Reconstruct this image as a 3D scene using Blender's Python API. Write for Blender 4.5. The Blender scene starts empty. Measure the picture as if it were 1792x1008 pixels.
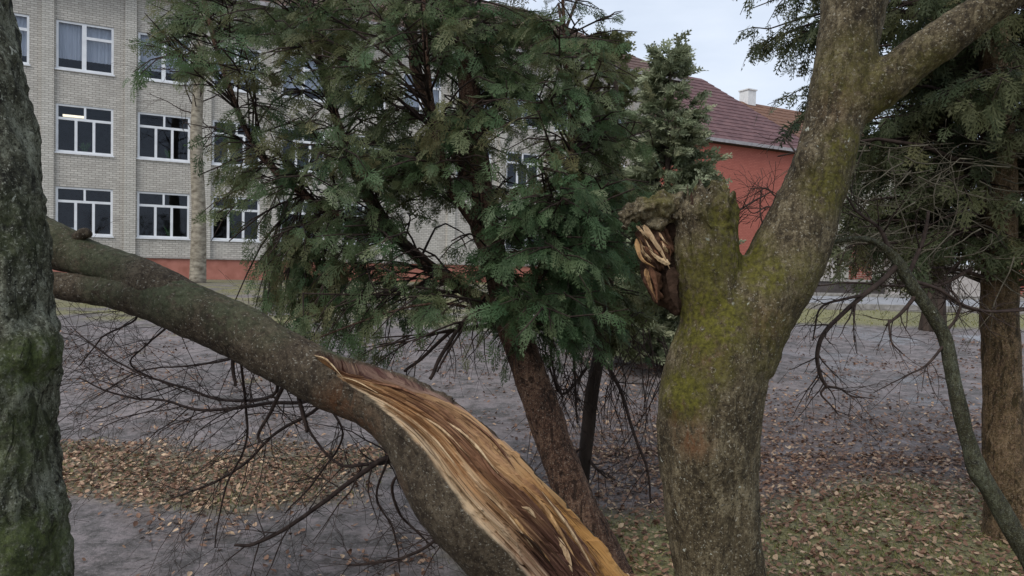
import bpy, math, random
import numpy as np
from mathutils import Vector, Matrix
rng = np.random.default_rng(7); random.seed(7)
scene = bpy.context.scene; COL = scene.collection

# ------------------------------------------------------------------ camera
W, H, F = 1792.0, 1008.0, 1300.0
CAM = np.array([0.0, 0.0, 1.6])
PITCH, ROLL = math.atan(34.0/F), 0.02
fwd = np.array([0, math.cos(PITCH), -math.sin(PITCH)])
r0 = np.array([1.0, 0, 0]); u0 = np.cross(r0, fwd)
right = math.cos(ROLL)*r0 + math.sin(ROLL)*u0
up = np.cross(right, fwd)
def P(px, py, d):
    return CAM + d*(fwd + right*((px-W/2)/F) - up*((py-H/2)/F))
def proj(p):
    q = np.asarray(p) - CAM; z = q @ fwd
    return W/2 + F*(q @ right)/z, H/2 - F*(q @ up)/z, z
cd = bpy.data.cameras.new('camera'); cam = bpy.data.objects.new('camera', cd); COL.objects.link(cam)
cd.sensor_width = 36; cd.lens = 36*F/W; cd.clip_start = 0.05; cd.clip_end = 2000
m = Matrix.Identity(4)
for i in range(3):
    m[i][0] = right[i]; m[i][1] = up[i]; m[i][2] = -fwd[i]; m[i][3] = CAM[i]
cam.matrix_world = m
scene.camera = cam

# ------------------------------------------------------------------ sky, sun, exposure
SUN_EL, SUN_AZ = 48, 215      # azimuth measured clockwise from +Y: behind the camera, left
wd = bpy.data.worlds.new('World'); scene.world = wd; wd.use_nodes = True
nt = wd.node_tree; nt.nodes.clear()
def wn(t, **k):
    n = nt.nodes.new(t)
    for a, b in k.items(): setattr(n, a, b)
    return n
out = wn('ShaderNodeOutputWorld'); bg = wn('ShaderNodeBackground')
sky = wn('ShaderNodeTexSky', sky_type='NISHITA', sun_disc=False, sun_elevation=math.radians(SUN_EL),
         sun_rotation=math.radians(SUN_AZ), air_density=1.0, dust_density=2.0, ozone_density=1.0)
tc = wn('ShaderNodeTexCoord'); mp = wn('ShaderNodeMapping'); mp.inputs['Scale'].default_value = (1.0, 1.0, 3.2)
nz = wn('ShaderNodeTexNoise'); nz.inputs['Scale'].default_value = 2.3; nz.inputs['Detail'].default_value = 6
nz.inputs['Roughness'].default_value = 0.55
rp = wn('ShaderNodeValToRGB'); rp.color_ramp.elements[0].position = 0.33; rp.color_ramp.elements[1].position = 0.66
rp.color_ramp.elements[0].color = (0.62, 0.62, 0.62, 1); rp.color_ramp.elements[1].color = (1, 1, 1, 1)
mx = wn('ShaderNodeMix', data_type='RGBA')
cl = wn('ShaderNodeRGB'); cl.outputs[0].default_value = (6.1, 6.75, 7.8, 1)      # pale overcast cloud, in sky-texture units
L = nt.links.new
L(tc.outputs['Generated'], mp.inputs[0]); L(mp.outputs[0], nz.inputs['Vector']); L(nz.outputs['Fac'], rp.inputs[0])
L(rp.outputs[0], mx.inputs[0]); L(sky.outputs[0], mx.inputs[6]); L(cl.outputs[0], mx.inputs[7])
L(mx.outputs[2], bg.inputs[0]); L(bg.outputs[0], out.inputs[0])
bg.inputs[1].default_value = 0.095
sd = bpy.data.lights.new('sun', 'SUN'); sun = bpy.data.objects.new('sun', sd); COL.objects.link(sun)
sd.energy = 1.45; sd.angle = math.radians(35); sd.color = (1.0, 0.96, 0.9)
az, el = math.radians(SUN_AZ), math.radians(SUN_EL)
sdir = Vector((math.sin(az)*math.cos(el), math.cos(az)*math.cos(el), math.sin(el)))
sun.rotation_euler = (-sdir).to_track_quat('-Z', 'Y').to_euler(); sun.location = (0, 0, 30)
vs = scene.view_settings
vs.view_transform = 'Standard'; vs.look = 'None'; vs.gamma = 1.0; vs.exposure = 0.5; vs.use_curve_mapping = False
scene.cycles.use_denoising = True
scene.cycles.max_bounces = 6; scene.cycles.transparent_max_bounces = 8

# ------------------------------------------------------------------ helpers
def tag(o, label=None, cat=None, group=None, kind=None):
    if label: o['label'] = label
    if cat: o['category'] = cat
    if group: o['group'] = group
    if kind: o['kind'] = kind
    return o
def empty(name, loc=(0, 0, 0), rz=0):
    o = bpy.data.objects.new(name, None); COL.objects.link(o)
    o.location = loc; o.rotation_euler = (0, 0, rz); o.empty_display_size = 0.2
    return o
def link_mesh(name, me, mat=None, parent=None, world=False):
    o = bpy.data.objects.new(name, me); COL.objects.link(o)
    if mat: me.materials.append(mat)
    if parent is not None:
        o.parent = parent
        if world:
            M = parent.matrix_basis.copy()
            if parent.parent is not None: M = parent.parent.matrix_basis @ (parent.matrix_parent_inverse @ M)
            o.matrix_parent_inverse = M.inverted()
    return o
def np_mesh(name, v, f, smooth=True, attrs=None, uv=None):
    """v (N,3); f (M,3|4) int array or list of such arrays."""
    if not isinstance(f, (list, tuple)): f = [f]
    f = [np.asarray(a, dtype=np.int32) for a in f if len(a)]
    me = bpy.data.meshes.new(name); v = np.asarray(v, dtype=np.float32)
    me.vertices.add(len(v)); me.vertices.foreach_set('co', v.ravel())
    li = np.concatenate([a.ravel() for a in f]); tot = np.concatenate([np.full(len(a), a.shape[1]) for a in f])
    st = np.concatenate([[0], np.cumsum(tot)[:-1]])
    me.loops.add(len(li)); me.loops.foreach_set('vertex_index', li.astype(np.int32))
    me.polygons.add(len(tot)); me.polygons.foreach_set('loop_start', st.astype(np.int32))
    me.polygons.foreach_set('loop_total', tot.astype(np.int32))
    me.polygons.foreach_set('use_smooth', np.full(len(tot), bool(smooth)))
    for k, a in (attrs or {}).items():
        at = me.attributes.new(k, 'FLOAT', 'POINT'); at.data.foreach_set('value', np.asarray(a, dtype=np.float32))
    if uv is not None:
        ul = me.uv_layers.new(name='UVMap'); ul.data.foreach_set('uv', np.asarray(uv, dtype=np.float32)[li].ravel())
    me.update(calc_edges=True); me.validate()
    return me
_perm = np.random.default_rng(3).permutation(512).astype(np.int64); _perm = np.concatenate([_perm, _perm, _perm])
_grad = np.random.default_rng(4).normal(size=(512, 3)); _grad /= np.linalg.norm(_grad, axis=1)[:, None]
def perlin(p):
    p = np.asarray(p, dtype=np.float64); i = np.floor(p).astype(np.int64); fr = p - i; i &= 511
    u = fr*fr*fr*(fr*(fr*6-15)+10); res = 0
    for dx in (0, 1):
        wx = u[:, 0] if dx else 1-u[:, 0]
        for dy in (0, 1):
            wy = u[:, 1] if dy else 1-u[:, 1]
            for dz in (0, 1):
                wz = u[:, 2] if dz else 1-u[:, 2]
                h = _perm[(_perm[(_perm[(i[:, 0]+dx) & 511] + i[:, 1]+dy) & 511] + i[:, 2]+dz) & 511] & 511
                g = _grad[h]
                res = res + wx*wy*wz*(g[:, 0]*(fr[:, 0]-dx)+g[:, 1]*(fr[:, 1]-dy)+g[:, 2]*(fr[:, 2]-dz))
    return res
def fbm(p, o=4, g=0.5):
    s = 0; a = 1.0; p = np.asarray(p, dtype=np.float64)
    for k in range(o): s = s + a*perlin(p*(2**k) + 17.3*k); a *= g
    return s
def spline(pts, n):
    """Catmull-Rom through rows of pts (any columns)."""
    p = np.asarray(pts, dtype=float)
    p = np.vstack([2*p[0]-p[1], p, 2*p[-1]-p[-2]]); k = len(p)-3
    t = np.linspace(0, k-1e-9, n); i = t.astype(int); f = (t-i)[:, None]
    a, b, c, d = p[i], p[i+1], p[i+2], p[i+3]
    return 0.5*((2*b)+(-a+c)*f+(2*a-5*b+4*c-d)*f**2+(-a+3*b-3*c+d)*f**3)
def frames(c):
    T = np.gradient(c, axis=0); T /= np.linalg.norm(T, axis=1)[:, None]+1e-12
    N = np.zeros_like(c); ref = np.array([0.3, 1, 0.2]) if abs(T[0] @ np.array([0.3, 1, .2])) < 0.9 else np.array([1, 0, 0.1])
    n = ref - T[0]*(ref @ T[0]); n /= np.linalg.norm(n)
    for k in range(len(c)):
        n = n - T[k]*(n @ T[k]); n /= np.linalg.norm(n)+1e-12; N[k] = n
    return T, N, np.cross(T, N)
def tube_arr(c, r, seg=8, cap=True):
    c = np.asarray(c, dtype=float); r = np.asarray(r, dtype=float); n = len(c)
    T, N, B = frames(c); a = np.linspace(0, 2*math.pi, seg, endpoint=False)
    v = c[:, None, :] + r[:, None, None]*(np.cos(a)[None, :, None]*N[:, None, :]+np.sin(a)[None, :, None]*B[:, None, :])
    v = v.reshape(-1, 3); i = np.arange(n-1)[:, None]*seg; j = np.arange(seg)[None, :]; j2 = (j+1) % seg
    f = np.stack([i+j, i+j2, i+seg+j2, i+seg+j], -1).reshape(-1, 4)
    if cap:
        v = np.vstack([v, c[0], c[-1]]); k = n*seg; jj = np.arange(seg); j3 = (jj+1) % seg
        t1 = np.stack([np.full(seg, k), j3, jj], -1); b = (n-1)*seg
        t2 = np.stack([np.full(seg, k+1), b+jj, b+j3], -1)
        return v, [f, np.vstack([t1, t2])]
    return v, [f]
class Acc:
    """collects pieces of ONE part into one mesh"""
    def __init__(s): s.v = []; s.q = []; s.t = []; s.n = 0
    def add(s, v, fs):
        for f in (fs if isinstance(fs, list) else [fs]):
            if len(f): (s.q if np.asarray(f).shape[1] == 4 else s.t).append(np.asarray(f)+s.n)
        s.v.append(np.asarray(v)); s.n += len(v)
    def tube(s, c, r, seg=5): s.add(*tube_arr(c, r, seg))
    def box(s, a, b):
        x0, y0, z0 = a; x1, y1, z1 = b
        v = [(x0,y0,z0),(x1,y0,z0),(x1,y1,z0),(x0,y1,z0),(x0,y0,z1),(x1,y0,z1),(x1,y1,z1),(x0,y1,z1)]
        s.add(np.array(v, float), np.array([(0,3,2,1),(4,5,6,7),(0,1,5,4),(1,2,6,5),(2,3,7,6),(3,0,4,7)]))
    def quad(s, a, b, c, d): s.add(np.array([a, b, c, d], float), np.array([(0, 1, 2, 3)]))
    def build(s, name, mat, parent=None, smooth=True, world=False):
        fs = []
        if s.q: fs.append(np.vstack(s.q))
        if s.t: fs.append(np.vstack(s.t))
        return link_mesh(name, np_mesh(name, np.vstack(s.v), fs, smooth), mat, parent, world)

# ------------------------------------------------------------------ materials
def srgb(r, g, b):
    f = lambda c: (c/255/12.92 if c/255 <= 0.04045 else ((c/255+0.055)/1.055)**2.4)
    return (f(r), f(g), f(b), 1)
class NT:
    def __init__(s, name):
        s.m = bpy.data.materials.new(name); s.m.use_nodes = True; s.t = s.m.node_tree
        s.b = s.t.nodes['Principled BSDF']; s.o = s.t.nodes['Material Output']
    def n(s, t, **k):
        n = s.t.nodes.new(t)
        for a, b in k.items(): setattr(n, a, b)
        return n
    def l(s, a, b): s.t.links.new(a, b)
    def coord(s, kind='Object', scale=(1, 1, 1)):
        c = s.n('ShaderNodeTexCoord'); m = s.n('ShaderNodeMapping'); m.inputs['Scale'].default_value = scale
        s.l(c.outputs[kind], m.inputs[0]); return m.outputs[0]
    def noise(s, v, scale, detail=4, rough=0.55, dist=0.0):
        n = s.n('ShaderNodeTexNoise'); n.inputs['Scale'].default_value = scale; n.inputs['Detail'].default_value = detail
        n.inputs['Roughness'].default_value = rough; n.inputs['Distortion'].default_value = dist
        if v is not None: s.l(v, n.inputs['Vector'])
        return n.outputs['Fac']
    def voro(s, v, scale, feat='F1'):
        n = s.n('ShaderNodeTexVoronoi', feature=feat); n.inputs['Scale'].default_value = scale; s.l(v, n.inputs['Vector'])
        return n.outputs['Distance']
    def ramp(s, f, stops):
        r = s.n('ShaderNodeValToRGB'); e = r.color_ramp.elements
        while len(e) < len(stops): e.new(0.5)
        for k, (p, c) in enumerate(stops):
            e[k].position = p; e[k].color = c if len(c) == 4 else (*c, 1)
        s.l(f, r.inputs[0]); return r.outputs[0]
    def step(s, f, a, b):
        r = s.n('ShaderNodeMapRange', interpolation_type='SMOOTHSTEP'); r.inputs[1].default_value = a; r.inputs[2].default_value = b
        s.l(f, r.inputs[0]); return r.outputs[0]
    def mix(s, f, a, b):
        n = s.n('ShaderNodeMix', data_type='RGBA')
        for sock, x in ((n.inputs[0], f), (n.inputs[6], a), (n.inputs[7], b)):
            if hasattr(x, 'links'): s.l(x, sock)
            else: sock.default_value = x
        return n.outputs[2]
    def math(s, op, a, b=0.0):
        n = s.n('ShaderNodeMath', operation=op)
        for sock, x in ((n.inputs[0], a), (n.inputs[1], b)):
            if hasattr(x, 'links'): s.l(x, sock)
            else: sock.default_value = x
        return n.outputs[0]
    def attr(s, name): return s.n('ShaderNodeAttribute', attribute_name=name).outputs['Fac']
    def bump(s, h, strength=0.5, dist=0.01):
        b = s.n('ShaderNodeBump'); b.inputs['Strength'].default_value = strength; b.inputs['Distance'].default_value = dist
        s.l(h, b.inputs['Height']); s.l(b.outputs[0], s.b.inputs['Normal'])
    def col(s, c):
        if hasattr(c, 'links'): s.l(c, s.b.inputs['Base Color'])
        else: s.b.inputs['Base Color'].default_value = c
    def rough(s, r, spec=0.3):
        if hasattr(r, 'links'): s.l(r, s.b.inputs['Roughness'])
        else: s.b.inputs['Roughness'].default_value = r
        s.b.inputs['Specular IOR Level'].default_value = spec
def simple(name, c1, c2, scale=8, rough=0.8, spec=0.2, bump=0.2, stretch=(1, 1, 1)):
    t = NT(name); v = t.coord('Object', stretch); f = t.noise(v, scale, 6)
    t.col(t.ramp(f, [(0.3, c1), (0.7, c2)])); t.rough(rough, spec)
    if bump: t.bump(t.noise(v, scale*3, 5), bump, 0.01)
    return t.m
def bark(name, dark, mid, lite, lichen=0.0, crack=0.5, moss1=srgb(52, 48, 16), moss2=srgb(96, 92, 34), sc=1.0, wet=srgb(92, 52, 22)):
    t = NT(name); v = t.coord('Object'); vs_ = t.coord('Object', (1, 1, 0.35))
    big = t.noise(v, 5*sc, 5, 0.6); fine = t.noise(v, 62*sc, 5, 0.75); mid_n = t.noise(vs_, 30*sc, 6, 0.7, 0.6)
    c = t.ramp(t.math('ADD', t.math('MULTIPLY', big, 0.4), t.math('MULTIPLY', mid_n, 0.6)), [(0.38, dark), (0.5, mid), (0.62, lite)])
    sp = t.step(fine, 0.53, 0.64); c = t.mix(t.math('MULTIPLY', sp, 0.75), c, lite)
    sp2 = t.step(fine, 0.47, 0.37); c = t.mix(t.math('MULTIPLY', sp2, 0.85), c, dark)
    gr = t.noise(v, 170*sc, 3, 0.7); c = t.mix(t.math('MULTIPLY', t.step(gr, 0.48, 0.36), 0.7), c, dark)
    c = t.mix(t.math('MULTIPLY', t.step(t.noise(v, 105*sc, 2, 0.6), 0.61, 0.68), 0.65), c, t.mix(0.4, lite, (.5, .49, .43, 1)))
    if lichen:
        ln = t.noise(v, 24*sc, 3, 0.6, 0.5); l2 = t.step(ln, 0.74-0.05*lichen, 0.77-0.05*lichen)
        c = t.mix(l2, c, t.ramp(fine, [(0.3, srgb(128, 130, 120)), (0.7, srgb(182, 184, 172))]))
    cr = t.step(t.noise(vs_, 11*sc, 5, 0.6, 1.2), 0.43, 0.36)
    c = t.mix(t.math('MULTIPLY', cr, crack), c, dark)
    w = t.attr('rust'); c = t.mix(t.math('MULTIPLY', w, t.step(mid_n, 0.38, 0.6)), c, wet)
    ms = t.attr('moss'); mm = t.math('MULTIPLY', ms, t.step(t.noise(v, 22*sc, 5, 0.7), 0.33, 0.53))
    c = t.mix(mm, c, t.ramp(t.noise(v, 60*sc, 4, 0.7), [(0.35, moss1), (0.65, moss2)]))
    # torn wood, fibres along the uv
    uv = t.n('ShaderNodeUVMap'); mpn = t.n('ShaderNodeMapping'); mpn.inputs['Scale'].default_value = (1.1, 30, 1); t.l(uv.outputs[0], mpn.inputs[0])
    fib = t.noise(mpn.outputs[0], 2.4, 8, 0.68, 0.08)
    mp2 = t.n('ShaderNodeMapping'); mp2.inputs['Scale'].default_value = (0.9, 5.0, 1); t.l(uv.outputs[0], mp2.inputs[0])
    band = t.noise(mp2.outputs[0], 1.7, 4, 0.6)
    za = t.math('ADD', t.attr('zone'), t.math('MULTIPLY', t.math('SUBTRACT', band, 0.5), 0.55))
    base = t.ramp(za, [(0.0, srgb(84, 58, 54)), (0.12, srgb(158, 130, 114)), (0.34, srgb(192, 154, 112)), (0.5, srgb(160, 122, 92)), (0.64, srgb(124, 88, 66)), (0.8, srgb(182, 140, 98)), (1.0, srgb(208, 182, 148))])
    low = t.ramp(za, [(0.0, srgb(118, 88, 62)), (0.2, srgb(188, 150, 100)), (0.42, srgb(182, 136, 80)), (0.6, srgb(98, 70, 58)), (0.78, srgb(86, 58, 48)), (0.9, srgb(140, 110, 88)), (1.0, srgb(190, 166, 138))])
    wood = t.mix(t.attr('lower'), base, low)
    wood = t.mix(t.step(fib, 0.50, 0.34), wood, srgb(58, 34, 22)); wood = t.mix(t.math('MULTIPLY', t.step(fib, 0.55, 0.72), 0.6), wood, srgb(206, 176, 134))
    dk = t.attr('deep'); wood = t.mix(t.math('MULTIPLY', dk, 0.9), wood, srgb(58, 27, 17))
    wa = t.attr('wood'); c = t.mix(wa, c, wood)
    t.col(c); t.rough(0.85, 0.25)
    hb = t.math('ADD', t.math('MULTIPLY', mid_n, 0.7), t.math('MULTIPLY', fine, 0.5))
    hb = t.math('SUBTRACT', hb, t.math('MULTIPLY', cr, crack))
    nm = t.n('ShaderNodeMix', data_type='FLOAT'); t.l(wa, nm.inputs[0]); t.l(hb, nm.inputs[2]); t.l(fib, nm.inputs[3])
    t.bump(nm.outputs[0], 0.9, 0.012)
    return t.m
def leafmat(name, c1, c2, c3, rough=0.6, trans=0.25, alt=None):
    t = NT(name); a = t.attr('tint'); c = t.ramp(a, [(0.0, c1), (0.5, c2), (1.0, c3)])
    if alt: c = t.mix(t.attr('hue'), c, t.ramp(a, [(0.0, alt[0]), (0.5, alt[1]), (1.0, alt[2])]))
    t.col(c); t.rough(rough, 0.25)
    tr = t.n('ShaderNodeBsdfTranslucent'); t.l(c, tr.inputs[0])
    ms = t.n('ShaderNodeMixShader'); ms.inputs[0].default_value = trans
    t.l(t.b.outputs[0], ms.inputs[1]); t.l(tr.outputs[0], ms.inputs[2]); t.l(ms.outputs[0], t.o.inputs[0])
    return t.m
OLIVE = (srgb(66, 64, 42), srgb(106, 102, 68), srgb(146, 140, 102))
M = {}
M['bark_main'] = bark('bark_main', srgb(38, 31, 21), srgb(80, 70, 52), srgb(124, 113, 90), lichen=1.0, crack=0.35)
M['bark_left'] = bark('bark_left', srgb(26, 25, 20), srgb(78, 78, 64), srgb(134, 136, 120), lichen=1.1, crack=0.85, moss1=srgb(42, 50, 22), moss2=srgb(78, 88, 46))
M['bark_stem'] = bark('bark_stem', srgb(42, 34, 26), srgb(74, 64, 51), srgb(98, 88, 73), lichen=0.0, crack=0.15, moss1=srgb(50, 58, 36), moss2=srgb(86, 94, 70))
M['bark_red'] = bark('bark_red', srgb(36, 24, 18), srgb(80, 58, 46), srgb(124, 98, 80), crack=0.8, sc=1.3)
M['bark_tan'] = bark('bark_tan', srgb(44, 32, 24), srgb(96, 76, 58), srgb(142, 118, 94), crack=0.8, sc=1.3)
M['bark_grey'] = bark('bark_grey', srgb(26, 25, 21), srgb(56, 55, 47), srgb(96, 100, 86), lichen=0.7, crack=0.3, sc=2.0)
M['bark_far'] = simple('bark_far', srgb(38, 32, 28), srgb(78, 66, 58), 9, stretch=(1, 1, .3))
M['birch'] = simple('birch', srgb(96, 88, 76), srgb(166, 158, 142), 4.5, stretch=(1, 1, 2.0))
M['twig'] = simple('twig', srgb(40, 31, 29), srgb(72, 60, 54), 30)
M['twig_grey'] = simple('twig_grey', srgb(66, 60, 50), srgb(112, 106, 92), 30)
M['thuja'] = leafmat('thuja', srgb(46, 72, 46), srgb(84, 110, 74), srgb(134, 148, 116), trans=.4, alt=OLIVE)
M['thuja_olive'] = leafmat('thuja_olive', srgb(60, 70, 46), srgb(98, 106, 70), srgb(140, 142, 104), trans=.4, alt=OLIVE)
M['thuja_dark'] = leafmat('thuja_dark', srgb(46, 58, 40), srgb(82, 94, 66), srgb(126, 132, 100), trans=.4, alt=OLIVE)
M['thuja_pale'] = leafmat('thuja_pale', srgb(76, 88, 64), srgb(118, 128, 98), srgb(164, 168, 140), trans=.3, alt=OLIVE)
M['litter'] = leafmat('litter', srgb(72, 50, 40), srgb(136, 104, 84), srgb(208, 182, 150), 0.55, 0.1)
M['grass'] = leafmat('grass', srgb(78, 82, 44), srgb(122, 122, 72), srgb(168, 162, 112), 0.6, 0.2)
M['wood'] = simple('torn_wood_pale', srgb(146, 114, 84), srgb(214, 188, 150), 40, 0.75, 0.2, 0.8, (1, 1, 0.25))
M['wood_red'] = simple('torn_wood_red', srgb(70, 44, 32), srgb(132, 94, 70), 40, 0.7, 0.2, 0.5, (1, 1, 0.15))
M['wood_mix'] = simple('torn_wood_mix', srgb(70, 40, 26), srgb(196, 156, 108), 30, 0.7, 0.2, 0.8, (1, 1, 0.2))
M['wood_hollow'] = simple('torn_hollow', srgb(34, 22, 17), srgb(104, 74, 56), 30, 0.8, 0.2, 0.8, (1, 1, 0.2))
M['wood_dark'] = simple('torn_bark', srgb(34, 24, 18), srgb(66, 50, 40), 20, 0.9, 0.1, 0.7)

# ------------------------------------------------------------------ ground
def gz(x, y):
    x = np.asarray(x, float); y = np.asarray(y, float)
    t = np.clip((y-6)/22, 0, 1); return 0.86*(t*t*(3-2*t)*0.35 + t*0.65)
def gpt(px, py):
    """where the ray through a pixel meets the ground"""
    lo, hi = 1.0, 300.0
    for _ in range(60):
        d = (lo+hi)/2; p = P(px, py, d)
        if p[2] > gz(p[0], p[1]): lo = d
        else: hi = d
    return P(px, py, lo)
xs = np.concatenate([np.array([-400, -200, -100, -60, -40, -28, -20, -15, -12]), np.arange(-10, 10.01, 0.1), np.array([12, 15, 20, 28, 40, 60, 100, 200, 400])])
ys = np.concatenate([np.array([-60, -20, -8, -3, 0]), np.arange(1.0, 14, 0.1), np.arange(14, 30, 0.35), np.array([31, 34, 38, 45, 60, 90, 150, 300, 700])])
GX, GY = np.meshgrid(xs, ys); gx, gy = GX.ravel(), GY.ravel()
q3 = np.stack([gx, gy, np.zeros_like(gx)], -1)
def sstep(x, a, b):
    t = np.clip((x-a)/(b-a), 0, 1); return t*t*(3-2*t)
PUDDLES = [(*gpt(a, b)[:2], rx, ry) for a, b, rx, ry in ((1440, 575, 1.3, .9), (1570, 595, 1.6, .6), (1455, 622, .8, .5), (1490, 640, 1.0, .35), (1690, 590, 1.0, .7), (1650, 700, .7, .35), (1165, 600, .9, 1.0), (1110, 640, .6, .4), (1560, 665, 1.2, .3), (650, 640, .9, .4))]
def ground_masks(x, y):
    p = np.stack([x, y, np.zeros_like(x)], -1)
    n1 = fbm(p*0.9, 4); n2 = fbm(p*0.35+9, 3); n3 = fbm(p*2.2+31, 3)
    # mossy, leafy lawn in the foreground, right of the path
    edge_y = 5.0 + 0.9*sstep(x, 1.2, 3.2) + 0.5*n1
    lawn = sstep(x + 0.5*n1, -0.35, 0.35)*sstep(edge_y - y, -0.25, 0.35)
    # strip of leaves and thin grass left, between two asphalt areas
    strip = sstep(y+0.35*n1, 4.75, 5.1)*sstep(6.7-y+0.5*n1, 0, 0.6)*sstep(-0.7-x+0.4*n1, 0, 0.8)
    # grass verge far away
    verge_r = sstep(y + 0.06*x + 0.4*n2, 17.4, 18.2)*sstep(22.0-y-0.06*x + 0.4*n2, 0, 0.6)*sstep(x, 2.0, 4.0)
    verge_l = sstep(y + 1.2*n2, 14.5, 16.0)*sstep(1.0-x, 0, 2.0)
    far = sstep(y, 32, 36)
    grass = np.clip(np.maximum.reduce([lawn*0.9, strip*0.45, verge_r, verge_l*0.85*sstep(n1, -0.35, 0.2), far*0.9]), 0, 1)
    tuft = 0.8*sstep(n1 + 0.6*n3, 0.42, 0.62)*sstep(y, 7, 8.5)*sstep(-1-x, 0, 2)
    grass = np.clip(grass + tuft, 0, 1)
    leaf_r = sstep(x, -0.4, 1.0)*sstep(10.5 + 1.2*n1 - y, 0, 4.0)*0.85
    leaf = np.clip(np.maximum.reduce([lawn, strip*1.0, leaf_r, 0.30*sstep(n1+.5*n3, -0.25, 0.35)*sstep(15-y, 0, 3), 0.25*sstep(y, 9, 12)*sstep(x, 0, 2)*sstep(n2, -0.1, 0.3)]), 0, 1)
    wet = np.zeros_like(x)
    for (cx, cy, rx, ry) in PUDDLES: wet = np.maximum(wet, sstep(1.15 - np.sqrt(((x-cx)/rx)**2+((y-cy)/ry)**2) + .75*n1 + .5*n3, 0, .35))
    return lawn, strip, grass, leaf, wet
lawn, strip, grs, lf, wet = ground_masks(gx, gy)
gzv = gz(gx, gy) + 0.03*fbm(q3*0.6, 3)*sstep(gy, 0, 3) + 0.012*fbm(q3*4, 2)*np.maximum(lawn, strip) - 0.012*wet
gi = np.arange(len(gx)).reshape(GX.shape)
gf = np.stack([gi[:-1, :-1], gi[:-1, 1:], gi[1:, 1:], gi[1:, :-1]], -1).reshape(-1, 4)
t = NT('ground'); v = t.coord('Object')
asp = t.ramp(t.noise(v, 1.1, 6, 0.65), [(0.3, srgb(72, 69, 66)), (0.5, srgb(102, 96, 95)), (0.72, srgb(136, 126, 124))])
mot = t.noise(v, 5.5, 8, 0.8); asp = t.mix(t.math('MULTIPLY', t.step(mot, 0.50, 0.58), 0.7), asp, srgb(136, 126, 126)); asp = t.mix(t.math('MULTIPLY', t.step(mot, 0.48, 0.40), 0.75), asp, srgb(56, 52, 48))
grit = t.noise(v, 42, 6, 0.8); asp = t.mix(t.math('MULTIPLY', t.step(grit, 0.54, 0.66), 0.6), asp, srgb(150, 144, 142))
asp = t.mix(t.math('MULTIPLY', t.step(grit, 0.47, 0.36), 0.6), asp, srgb(42, 41, 41))
asp = t.mix(t.math('MULTIPLY', t.attr('leaf'), t.step(t.noise(v, 4.5, 6, 0.7), 0.38, 0.62)), asp, t.ramp(t.noise(v, 38, 4, 0.7), [(0.32, srgb(58, 44, 38)), (0.5, srgb(98, 78, 68)), (0.7, srgb(138, 114, 98))]))
gcol = t.ramp(t.noise(v, 24, 5, 0.75), [(0.36, srgb(66, 62, 42)), (0.48, srgb(108, 106, 66)), (0.58, srgb(140, 134, 92)), (0.68, srgb(152, 134, 108))])
c = t.mix(t.attr('grass'), asp, gcol)
wt = t.attr('wet'); wetn = t.math('MULTIPLY', wt, t.step(t.noise(v, 1.6, 5, 0.6), 0.40, 0.55))
c = t.mix(t.math('MULTIPLY', wetn, 0.35), c, srgb(52, 52, 54)); t.col(c)
rr = t.n('ShaderNodeMapRange'); rr.inputs[3].default_value = 0.75; rr.inputs[4].default_value = 0.2; t.l(wetn, rr.inputs[0]); t.rough(rr.outputs[0], 0.4)
bs = t.n('ShaderNodeMapRange'); bs.inputs[3].default_value = 1.0; bs.inputs[4].default_value = 0.25; t.l(wetn, bs.inputs[0])
t.bump(t.math('MULTIPLY', t.math('ADD', t.noise(v, 90, 4, 0.7), t.noise(v, 18, 4, 0.6)), bs.outputs[0]), 0.7, 0.015)
M['ground'] = t.m
g = link_mesh('ground', np_mesh('ground', np.stack([gx, gy, gzv], -1), gf, True, {'grass': grs, 'leaf': lf, 'wet': wet}), M['ground'])
tag(g, kind='structure')
def ground_z(x, y):
    p = np.stack([np.asarray(x, float), np.asarray(y, float), np.zeros(len(x))], -1)
    la, st, *_r = ground_masks(p[:, 0], p[:, 1])
    return gz(p[:, 0], p[:, 1]) + 0.03*fbm(p*0.6, 3)*sstep(p[:, 1], 0, 3) + 0.012*fbm(p*4, 2)*np.maximum(la, st) - 0.012*_r[2]
# pale road beyond the verge, with a kerb each side
t = NT('road'); v = t.coord('Object'); t.col(t.ramp(t.noise(v, 2, 6, .7), [(0.3, srgb(112, 112, 114)), (0.7, srgb(150, 150, 152))])); t.rough(0.6, 0.4); t.bump(t.noise(v, 60), .3); M['road'] = t.m
def strip_mesh(x0, x1, y0, y1, sl, z, n=24):
    x = np.linspace(x0, x1, n); a = np.stack([x, y0-sl*x, np.full(n, z)], -1); b = np.stack([x, y1-sl*x, np.full(n, z)], -1)
    a[:, 2] += gz(a[:, 0], a[:, 1]); b[:, 2] += gz(b[:, 0], b[:, 1]); return a, b
a, b = strip_mesh(4.0, 60, 22.4, 27.0, 0.06, 0.035); n = len(a)
v = np.vstack([a, b]); i = np.arange(n-1)
tag(link_mesh('road', np_mesh('road', v, np.stack([i, i+1, n+i+1, n+i], -1)), M['road']), kind='structure')
M['concrete'] = simple('concrete', srgb(116, 112, 106), srgb(158, 154, 148), 7)
for yy, lab in ((22.1, 'pale concrete kerb between grass verge and road'), (27.1, 'pale concrete kerb along the far side of the road below the fence')):
    A = Acc(); a, b = strip_mesh(4.0, 60, yy, yy+0.18, 0.06, -0.05, 30)
    for k in range(29):
        lo = np.array([a[k], a[k+1], b[k+1], b[k]]); hi = lo+[0, 0, 0.19]
        vv = np.vstack([lo, hi]); vv[[1, 2, 5, 6], 0] -= 0.012
        A.add(vv, np.array([(4, 5, 6, 7), (0, 1, 5, 4), (1, 2, 6, 5), (2, 3, 7, 6), (3, 0, 4, 7)]))
    tag(A.build('kerb', M['concrete'], smooth=False), lab, 'kerb', kind='structure')

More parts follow.
